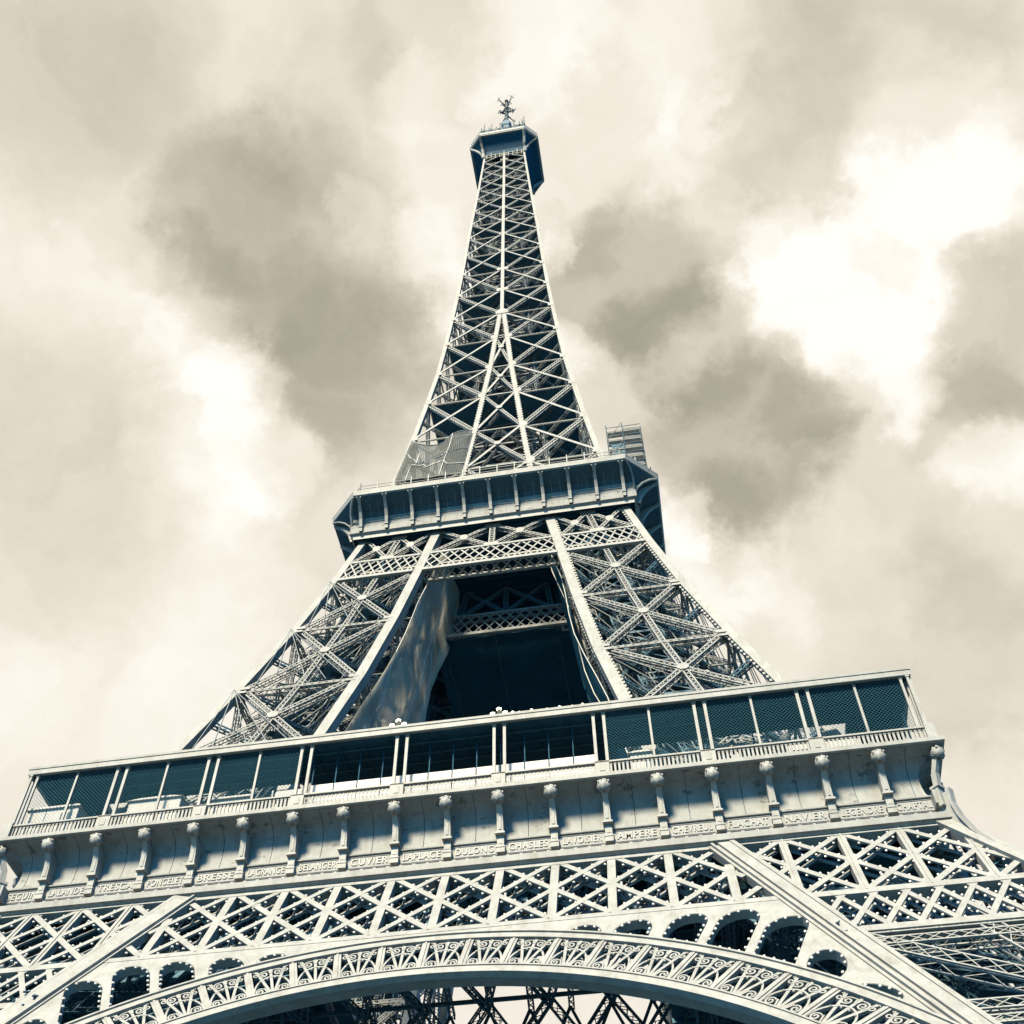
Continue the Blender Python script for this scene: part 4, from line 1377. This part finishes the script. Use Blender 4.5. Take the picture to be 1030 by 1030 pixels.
    for (z0, z1) in ((124, 196), (200, 268)):             # the lift wells' dark panelled walls
        r0, r1 = wC(z0) * .30, wC(z1) * .30
        for P in ([(-r0, -r0), (-r0, r0), (-r1, r1), (-r1, -r1)], [(r0, -r0), (r0, r0), (r1, r1), (r1, -r1)], [(-r0, r0), (r0, r0), (r1, r1), (-r1, r1)]):
            m = MB(); m.quad((*P[0], z0), (*P[1], z0), (*P[2], z1), (*P[3], z1)); m.build('lift_wall', DARK_STEEL, core)


build_shaft()

# ================================================================== summit gallery
def build_summit():
    W, L = 7.9, 5.18
    def ring(w, l, z): return [(-l, -w, z), (l, -w, z), (w, -l, z)]
    m = MB()
    pr = [(.93, 276.7), (1.0, 276.7), (1.0, 277.0), (1.015, 277.15), (1.015, 278.3), (1.0, 278.5), (.9, 278.6)]
    for (f0, z0), (f1, z1) in zip(pr, pr[1:]):
        a, b = ring(W * f0, L * f0, z0), ring(W * f1, L * f1, z1)
        for k in range(2): m.quad(a[k], a[k + 1], b[k + 1], b[k])
    root = m.build('summit_gallery', PAINT, tower)
    m = MB(); a = ring(W * .98, L * .98, 276.75)
    m.add([(0, 0, 276.75)] + a, [(0, 1, 2, 3)])
    # sloping dark soffit between the shaft and the gallery edge
    for (f0, z0), (f1, z1) in zip([(4.6, 272.3), (5.0, 273.6), (6.0, 275.2)], [(5.0, 273.6), (6.0, 275.2), (7.5, 276.5)]):
        l0, l1 = min(f0, L * .97), min(f1, L * .97)
        p, q = [(-l0, -f0, z0), (l0, -f0, z0), (f0, -l0, z0)], [(-l1, -f1, z1), (l1, -f1, z1), (f1, -l1, z1)]
        for k in range(2): m.quad(p[k], p[k + 1], q[k + 1], q[k])
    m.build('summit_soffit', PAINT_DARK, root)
    # curved brackets on the corners: one towards each side
    m = MB()
    for s in (1,):
        A = [(4.75, 4.75, 270.5), (4.78, 5.0, 272.2), (4.85, 5.6, 273.8), (5.0, 6.5, 275.3), (5.1, 7.7, 276.6)]
        m.tube([(x, -y, z) for x, y, z in A], .36, 6)
        m.tube([(y, -x, z) for x, y, z in A], .36, 6)
        m.build('summit_bracket', PAINT, root); m = MB(); m.tube([(-x, -y, z) for x, y, z in A], .36, 6)
    m.build('summit_bracket', PAINT, root)
    m = MB()
    for i in range(9):                                    # foot lamps and boxes at the shaft's head
        x = -4 + i
        m.bar((x, -4.75, 269.5), (x, -4.9, 271.6 + (1.2 if i % 3 == 1 else 0)), .12, .12)
    m.bar((-4.6, -4.8, 270.2), (4.6, -4.8, 270.2), .2, .2); m.bar((-4.6, -4.75, 271.6), (4.6, -4.75, 271.6), .2, .2)
    m.build('summit_ladder', PAINT, root)
    m = MB()                                              # parapet, railing and its small clutter
    a = ring(W * .99, L * .99, 0)
    for z in (279.2, 280.0):
        for k in range(2): m.bar((a[k][0], a[k][1], z), (a[k + 1][0], a[k + 1][1], z), .1, .1, (0, 0, 1))
    for k in range(2):
        for j in range(8):
            x, y = lerp(a[k][0], a[k + 1][0], j / 8), lerp(a[k][1], a[k + 1][1], j / 8)
            m.box(x - .06, x + .06, y - .06, y + .06, 278.5, 280.1)
    m.build('summit_railing', DARK_STEEL, root)
    m = MB()                                              # upper cabin, quarter
    CB = [(5.2, 278.5), (5.2, 284), (4.2, 285), (4.0, 289), (1.7, 294), (1.1, 297), (1.0, 303), (1.3, 303.5), (1.2, 305.5), (.6, 308), (.3, 309)]
    for (w0, z0), (w1, z1) in zip(CB, CB[1:]):
        p, q = ring(w0, w0 * .62, z0), ring(w1, w1 * .62, z1)
        for k in range(2): m.quad(p[k], p[k + 1], q[k + 1], q[k])
    m.build('summit_cabin', SHADED_INNER, root)
    for k in (1, 2, 3): copy_part(root, tower, k * pi / 2)
    # mast
    m = MB()
    m.tube([(0, 0, 306), (0, 0, 313), (0, 0, 321), (0, 0, 326.6)], [.5, .38, .3, .2], 8)
    for z in range(310, 326, 3): m.box(-.45, .45, -.45, .45, z, z + .25)
    mast = m.build('antenna_mast', ANTENNA, tower)
    for z, r, a0, up in ((320.3, 2.5, .75, 2.0), (319.5, 1.5, .8, .6), (317, 1.6, .1, -.4), (314.5, 2.3, .75, -2.0)):
        for k in range(4):
            a = a0 + k * pi / 2
            m = MB(); e = V((r * cos(a), r * sin(a), z + up)); s = V((-sin(a), cos(a), 0)); h = V((cos(a), sin(a), 0))
            m.bar((0, 0, z), e, .2, .2)
            m.bar(e - V((0, 0, .8)) - h * .25, e + V((0, 0, .8)) + h * .25, .16, .16); m.bar(e - s * .6, e + s * .6, .14, .14)
            m.bar((0, 0, z + up * .5), e * .6 + V((0, 0, z + up * .5)) * .4 + h * .4, .12, .12)
            m.build('dipole_arm', ANTENNA, mast)
    rr = random.Random(11)
    for i in range(26):                                   # whip aerials and small dishes on the gallery
        a = rr.uniform(0, 2 * pi); x, y = 7.0 * cos(a), 7.0 * sin(a)
        x, y = max(-6.6, min(6.6, x * 1.1)), max(-6.6, min(6.6, y * 1.1))
        h = rr.uniform(.8, 3.4)
        m = MB(); m.tube([(x, y, 279), (x, y, 281.5 + h)], .09, 5)
        if i % 3 == 0: m.box(x - .35, x + .35, y - .2, y + .2, 281 + h * .5, 282.2 + h * .5)
        m.build('whip_aerial', ANTENNA, root)
    for i, x in enumerate((-5.0, -4.3, -3.2, -2.6, -1.5, -.6, .6, 1.4, 2.6, 4.0, 4.6, 5.1)):
        h = (1.6, 3.0, 1.4, 2.6, 1.2, 1.9, 1.1, 1.6, 3.2, 1.8, 2.6, 3.6)[i]
        m = MB(); m.tube([(x, -7.5, 278.6), (x + .1, -7.5, 280.6 + h * 1.6)], .13, 5)
        if i % 2: m.box(x - .28, x + .28, -7.7, -7.3, 278.6 + h * .7, 279.5 + h * .8)
        m.build('whip_aerial', ANTENNA, root)
    for (x, y, z0, h) in ((5.0, -6.8, 279, 6.0), (3.1, -6.9, 279, 4.2), (-4.7, -7, 279, 2.6)):
        m = MB(); m.tube([(x, y, z0), (x, y, z0 + h)], .14, 6); m.box(x - .3, x + .3, y - .25, y + .25, z0 + h * .55, z0 + h)
        m.build('panel_aerial', ANTENNA, root)
    m = MB(); m.box(3.6, 5.2, -7.7, -6.4, 278.6, 280.9); m.build('equipment_box', ANTENNA, root)
    m = MB(); m.box(-5.4, -4.2, -7.6, -6.4, 278.6, 280.1); m.build('equipment_box', ANTENNA, root)


build_summit()

# ================================================================== things that could be lifted away
def sheet(name, mat, grid, thick, label, cat, group=None):
    """a cloth from a grid of points, given a real thickness"""
    m = MB(); R, Cn = len(grid), len(grid[0])
    fl = [p for r in grid for p in r]
    n = (grid[0][-1] - grid[0][0]).cross(grid[-1][0] - grid[0][0]).normalized() * thick
    vs = fl + [p + n for p in fl]; N = len(fl); fs = []
    for i in range(R - 1):
        for j in range(Cn - 1):
            a, b, c, d = i * Cn + j, i * Cn + j + 1, (i + 1) * Cn + j + 1, (i + 1) * Cn + j
            fs += [(a, b, c, d), (N + d, N + c, N + b, N + a)]
    for i in range(R - 1): fs += [(i * Cn, (i + 1) * Cn, N + (i + 1) * Cn, N + i * Cn), (i * Cn + Cn - 1, N + i * Cn + Cn - 1, N + (i + 1) * Cn + Cn - 1, (i + 1) * Cn + Cn - 1)]
    m.add(vs, fs)
    return tag(m.build(name, mat, None, True), label, cat, group)


rn = random.Random(2)
# net on the inner flank of the left leg
grid = []
for i in range(17):
    z = lerp(60, 112.5, i / 16); row = []
    for j in range(13):
        y0, y1 = -wB(z) + 1.1 + .6 * sin(pi * i / 16), -iB(z) + 1.3
        y = lerp(y0, y1, j / 12)
        x = -iB(z) + 0.42 + 0.30 * sin(i * 1.3) * sin(j * 0.9) + 0.25 * sin(pi * (i % 6) / 6)
        row.append(V((x, y, z)))
    grid.append(row)
net = sheet('safety_net', NET, grid, 0.02, 'grey safety net stretched over the inner flank of the left upper leg', 'net')
m = MB()
def gp(i, j): return grid[i][j] + V((0.06, 0, 0))
m.tube([gp(i, 7 + int(3 * sin(i * .28))) for i in range(0, 17)], .09, 5)
m.tube([gp(i, max(0, 9 - i)) for i in range(4, 14)], .06, 5)
m.tube([gp(16 - i, min(12, 4 + i)) for i in range(0, 9)], .06, 5)
m.tube([gp(i, 12) for i in range(0, 17)], .05, 5)
m.tube([gp(6, j) for j in range(6, 13)], .05, 5)
m.build('net_rope', WHITE, net)
# dark catch net slung level under the second floor
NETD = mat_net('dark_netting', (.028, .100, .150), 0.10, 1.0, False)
gridc = []
for i in range(15):
    row = []
    for j in range(15):
        x, y = lerp(-8.7, 8.7, j / 14), lerp(-7.6, 8.6, i / 14)
        if y > 8: x *= 1.0
        row.append(V((x, y, 104.25 - 0.9 * sin(pi * i / 14) * sin(pi * j / 14) + .12 * sin(j * 2.1))))
    gridc.append(row)
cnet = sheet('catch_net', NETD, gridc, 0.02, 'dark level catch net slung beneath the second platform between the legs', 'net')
m = MB(); m.tube([p + V((0, 0, -.05)) for p in gridc[0]], .06, 5); m.tube([r_[6] + V((0, 0, -.06)) for r_ in gridc], .05, 5); m.tube([r_[1] + V((0, 0, -.06)) for r_ in gridc], .04, 5); m.tube([r_[12] + V((0, 0, -.06)) for r_ in gridc], .04, 5); m.build('net_rope', SHADED_INNER, cnet)
# dark net on the right leg's inner flank
grid2 = []
for i in range(13):
    z = lerp(60, 112.5, i / 12); row = []
    for j in range(9):
        y = lerp(-wB(z) + 3.2, -iB(z) - .1, j / 8)
        row.append(V((iB(z) - 0.3 - 0.3 * sin(i * 1.1 + j * .8), y, z)))
    grid2.append(row)
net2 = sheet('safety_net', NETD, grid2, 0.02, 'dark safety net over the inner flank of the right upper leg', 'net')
m = MB(); m.tube([grid2[i][0] + V((-.1, 0, 0)) for i in range(13)], .05, 6); m.tube([grid2[i][2] + V((-.1, 0, 0)) for i in range(13)], .05, 5); m.build('net_rope', WHITE, net2)

# tarpaulin on the shaft above the second floor
grid = []
for i in range(13):
    row = []
    for j in range(17):
        u = j / 16; t = i / 12
        ztop = 140.6 - 2.8 * sin(pi * min(1, u * 1.45)) if u < .69 else lerp(140.4, 140.9, (u - .69) / .31)
        z = lerp(128.6, ztop, t)
        x = lerp(-wC(z) + .3, -iC(z) - .2, u)
        y = -wC(z) - .22 - .4 * abs(sin(u * 6 + t * 3)) * sin(pi * u) - .25 * sin(9 * u) * t
        row.append(V((x, y, z)))
    grid.append(row)
tp = sheet('tarpaulin', TARP, grid, 0.02, 'sagging grey tarpaulin tied over the left panel above the second platform', 'tarpaulin')

def tg(i, j): return grid[i][j] + V((0, -.08, 0))
for path in ([tg(12, j) for j in range(17)], [tg(i, 11) for i in range(13)], [tg(8 - int(3 * sin(pi * j / 14)), j) for j in range(13)], [tg(3 + (j // 5), 16 - j) for j in range(14)], [tg(i, 3 + i // 5) for i in range(10)], [tg(7, j) for j in range(10, 17)]):
    m = MB(); m.tube(path, .07, 5); m.build('tie_rope', LAMPBODY, tp)
# scaffold on the second floor's right corner
sc = empty('scaffold', (17.5, -12, 119.3))
tag(sc, 'tall tube scaffold standing on the right corner of the second platform', 'scaffold')
def rel(p): return V(p) - V((17.5, -12, 119.3))
X, Yy = (14.9, 17.0, 19.35), (-16.0, -13.2, -10.0)
for x in X:
    for y in Yy:
        if x > 18.5 and y < -15: y = -15.2
        m = MB(); m.tube([rel((x, y, 119.3)), rel((x, y, 132.6))], .07, 6); m.build('standard_pole', ANTENNA, sc)
for z in range(121, 133, 1):
    m = MB()
    for y in Yy: m.bar(rel((X[0], y, z)), rel((X[2], y, z)), .07, .07)
    for x in X: m.bar(rel((x, Yy[0] + (.8 if x > 18.5 else 0), z)), rel((x, Yy[2], z)), .07, .07)
    m.build('ledger_pole', ANTENNA, sc)
m = MB()
for z in (121, 125, 129): m.bar(rel((X[0], Yy[0], z)), rel((X[1], Yy[0], z + 4)), .06, .06); m.bar(rel((X[2], Yy[1], z)), rel((X[2], Yy[2], z + 4)), .06, .06)
m.build('diagonal_pole', ANTENNA, sc)
m = MB()
for z in (126.9,): a = rel((15.3, -15.8, 123)); b = rel((16.9, -13.4, 128.2)); m.box(a.x, b.x, a.y, b.y, a.z, b.z)
m.build('hoist_box', DARK_STEEL, sc)
for z in (121.0, 123.0, 125.0, 127.0, 129.0, 131.0):
    m = MB(); a, b = rel((15.0, -15.9, z)), rel((19.2, -10.2, z + .09)); m.box(a.x, b.x, a.y, a.y + .9, a.z, b.z); m.build('scaffold_board', WHITE, sc)
m = MB()
a, b = rel((17.15, -15.6, 121)), rel((19.2, -10.2, 134))
m.quad(rel((17.1, -15.5, 120)), rel((19.3, -15.3, 120)), rel((19.3, -15.3, 132.3)), rel((17.1, -15.5, 132.3)))
SCNET = mat_net('scaffold_sheet', (0.248, 0.255, 0.235), 0.25, 1.0)
m.build('debris_sheet', SCNET, sc)

# kiosks inside the gallery
def kiosk(x0, x1, y0, y1, z1, label, sl=0.5, bars=True):
    cx, cy = (x0 + x1) / 2, (y0 + y1) / 2
    r = empty('gallery_kiosk', (cx, cy, 57.8)); tag(r, label, 'kiosk', 'white kiosks on the gallery')
    a, b, h = (x1 - x0) / 2, (y1 - y0) / 2, z1 - 57.8
    m = MB(); m.box(-a, a, -b, b, 0, h - .25); m.build('kiosk_body', WHITE, r)
    m = MB(); m.add([(-a - .2, -b - .2, h - .25), (a + .2, -b - .2, h - .25), (a + .2, b, h - .25), (-a - .2, b, h - .25), (-a + sl, -b - .1, h), (a - sl, -b - .1, h), (a - sl, b, h), (-a + sl, b, h)],
                    [(3, 2, 1, 0), (4, 5, 6, 7), (0, 1, 5, 4), (1, 2, 6, 5), (2, 3, 7, 6), (3, 0, 4, 7)]); m.build('kiosk_roof', WHITE, r)
    if bars:
        m = MB()
        for k in range(4): m.box(a * .35 + k * .28, a * .35 + k * .28 + .1, -b - .03, -b, h * .35, h * .8)
        m.box(-a * .3, -a * .3 + .05, -b - .02, -b, .2, h - .3)
        m.build('kiosk_louvre', DARK_STEEL, r)
    return r
kiosk(-34.2, -30.0, -33.9, -31.5, 61.5, 'white kiosk at the far left end of the gallery with dark louvres', .1)
kiosk(-25.9, -21.6, -33.7, -31.6, 61.5, 'white kiosk with sloping roof ends second from the left of the gallery', .9, False)
kiosk(-19.0, -15.9, -33.6, -31.8, 60.8, 'low white kiosk third from the left of the gallery', .1, False)
kiosk(13.6, 15.2, -33.6, -32.0, 60.9, 'small white kiosk right of the centre bays of the gallery', .3, True)
# light steel frames stacked on the gallery
def frame_stack(x, y, w, h, label):
    r = empty('stacked_frame', (x, y, 57.8)); tag(r, label, 'frame', 'pale steel frames on the gallery')
    m = MB()
    for k in range(3):
        for s in (-1, 1): m.bar((s * w / 2, 0, 0), (s * w / 2 + .2 * k, -.2 + .25 * k, h), .1, .1)
        m.bar((-w / 2, .2 * k, h * (k + 1) / 3), (w / 2, .2 * k, h * (k + 1) / 3), .1, .1)
    m.build('frame_bars', WHITE, r)
    m = MB(); m.box(-w * .4, w * .45, -.1, .5, h * .72, h); m.build('frame_panel', WHITE, r)
frame_stack(-13.0, -33.2, 2.4, 3.3, 'pale steel frame with a box on top left of the middle bays')
frame_stack(26.4, -33.4, 2.6, 2.3, 'pale steel frame behind the second pair of posts from the right')
frame_stack(28.9, -33.2, 2.0, 2.4, 'pale steel frame leaning beside the right end of the gallery')

# floodlights on the gallery roof
def flood(x, y, z, label, trio):
    r = empty('floodlight', (x, y, z)); tag(r, label, 'floodlight', 'floodlights on the gallery roof')
    m = MB(); m.tube([(0, 0, 0), (0, 0, .55)], .06, 6); m.build('lamp_stand', LAMPBODY, r)
    offs = ((-.5, 0, .5), (.5, 0, .5), (0, 0, .95)) if trio else ((0, 0, .45),)
    for o in offs:
        s = .19 if trio else .12
        m = MB(); m.box(o[0] - s, o[0] + s, o[1] - s, o[1] + s, o[2] - s * .7, o[2] + s * .7); m.tube([(o[0], o[1] - s, o[2]), (o[0], o[1] - s - .1, o[2])], s * .6, 8)
        m.build('lamp_head', BULB, r)
flood(-4.3, -34.3, 65.06, 'white floodlight cluster on the gallery roof below the left net', True)
flood(3.8, -34.3, 65.06, 'white floodlight cluster on the gallery roof near its middle', True)
LB = ['first small lamp right of the middle floodlight cluster on the roof edge', 'second small lamp right of the middle floodlight cluster', 'third small lamp right of the middle floodlight cluster',
      'small lamp midway along the row on the roof edge', 'third small lamp from the right end of the roof row', 'second small lamp from the right end of the roof row', 'last small lamp at the right end of the roof row']
for i, x in enumerate((4.9, 5.4, 6.4, 7.6, 8.6, 9.6, 10.4)): flood(x, -34.4 + .1 * (i % 2), 65.0, LB[i], False)
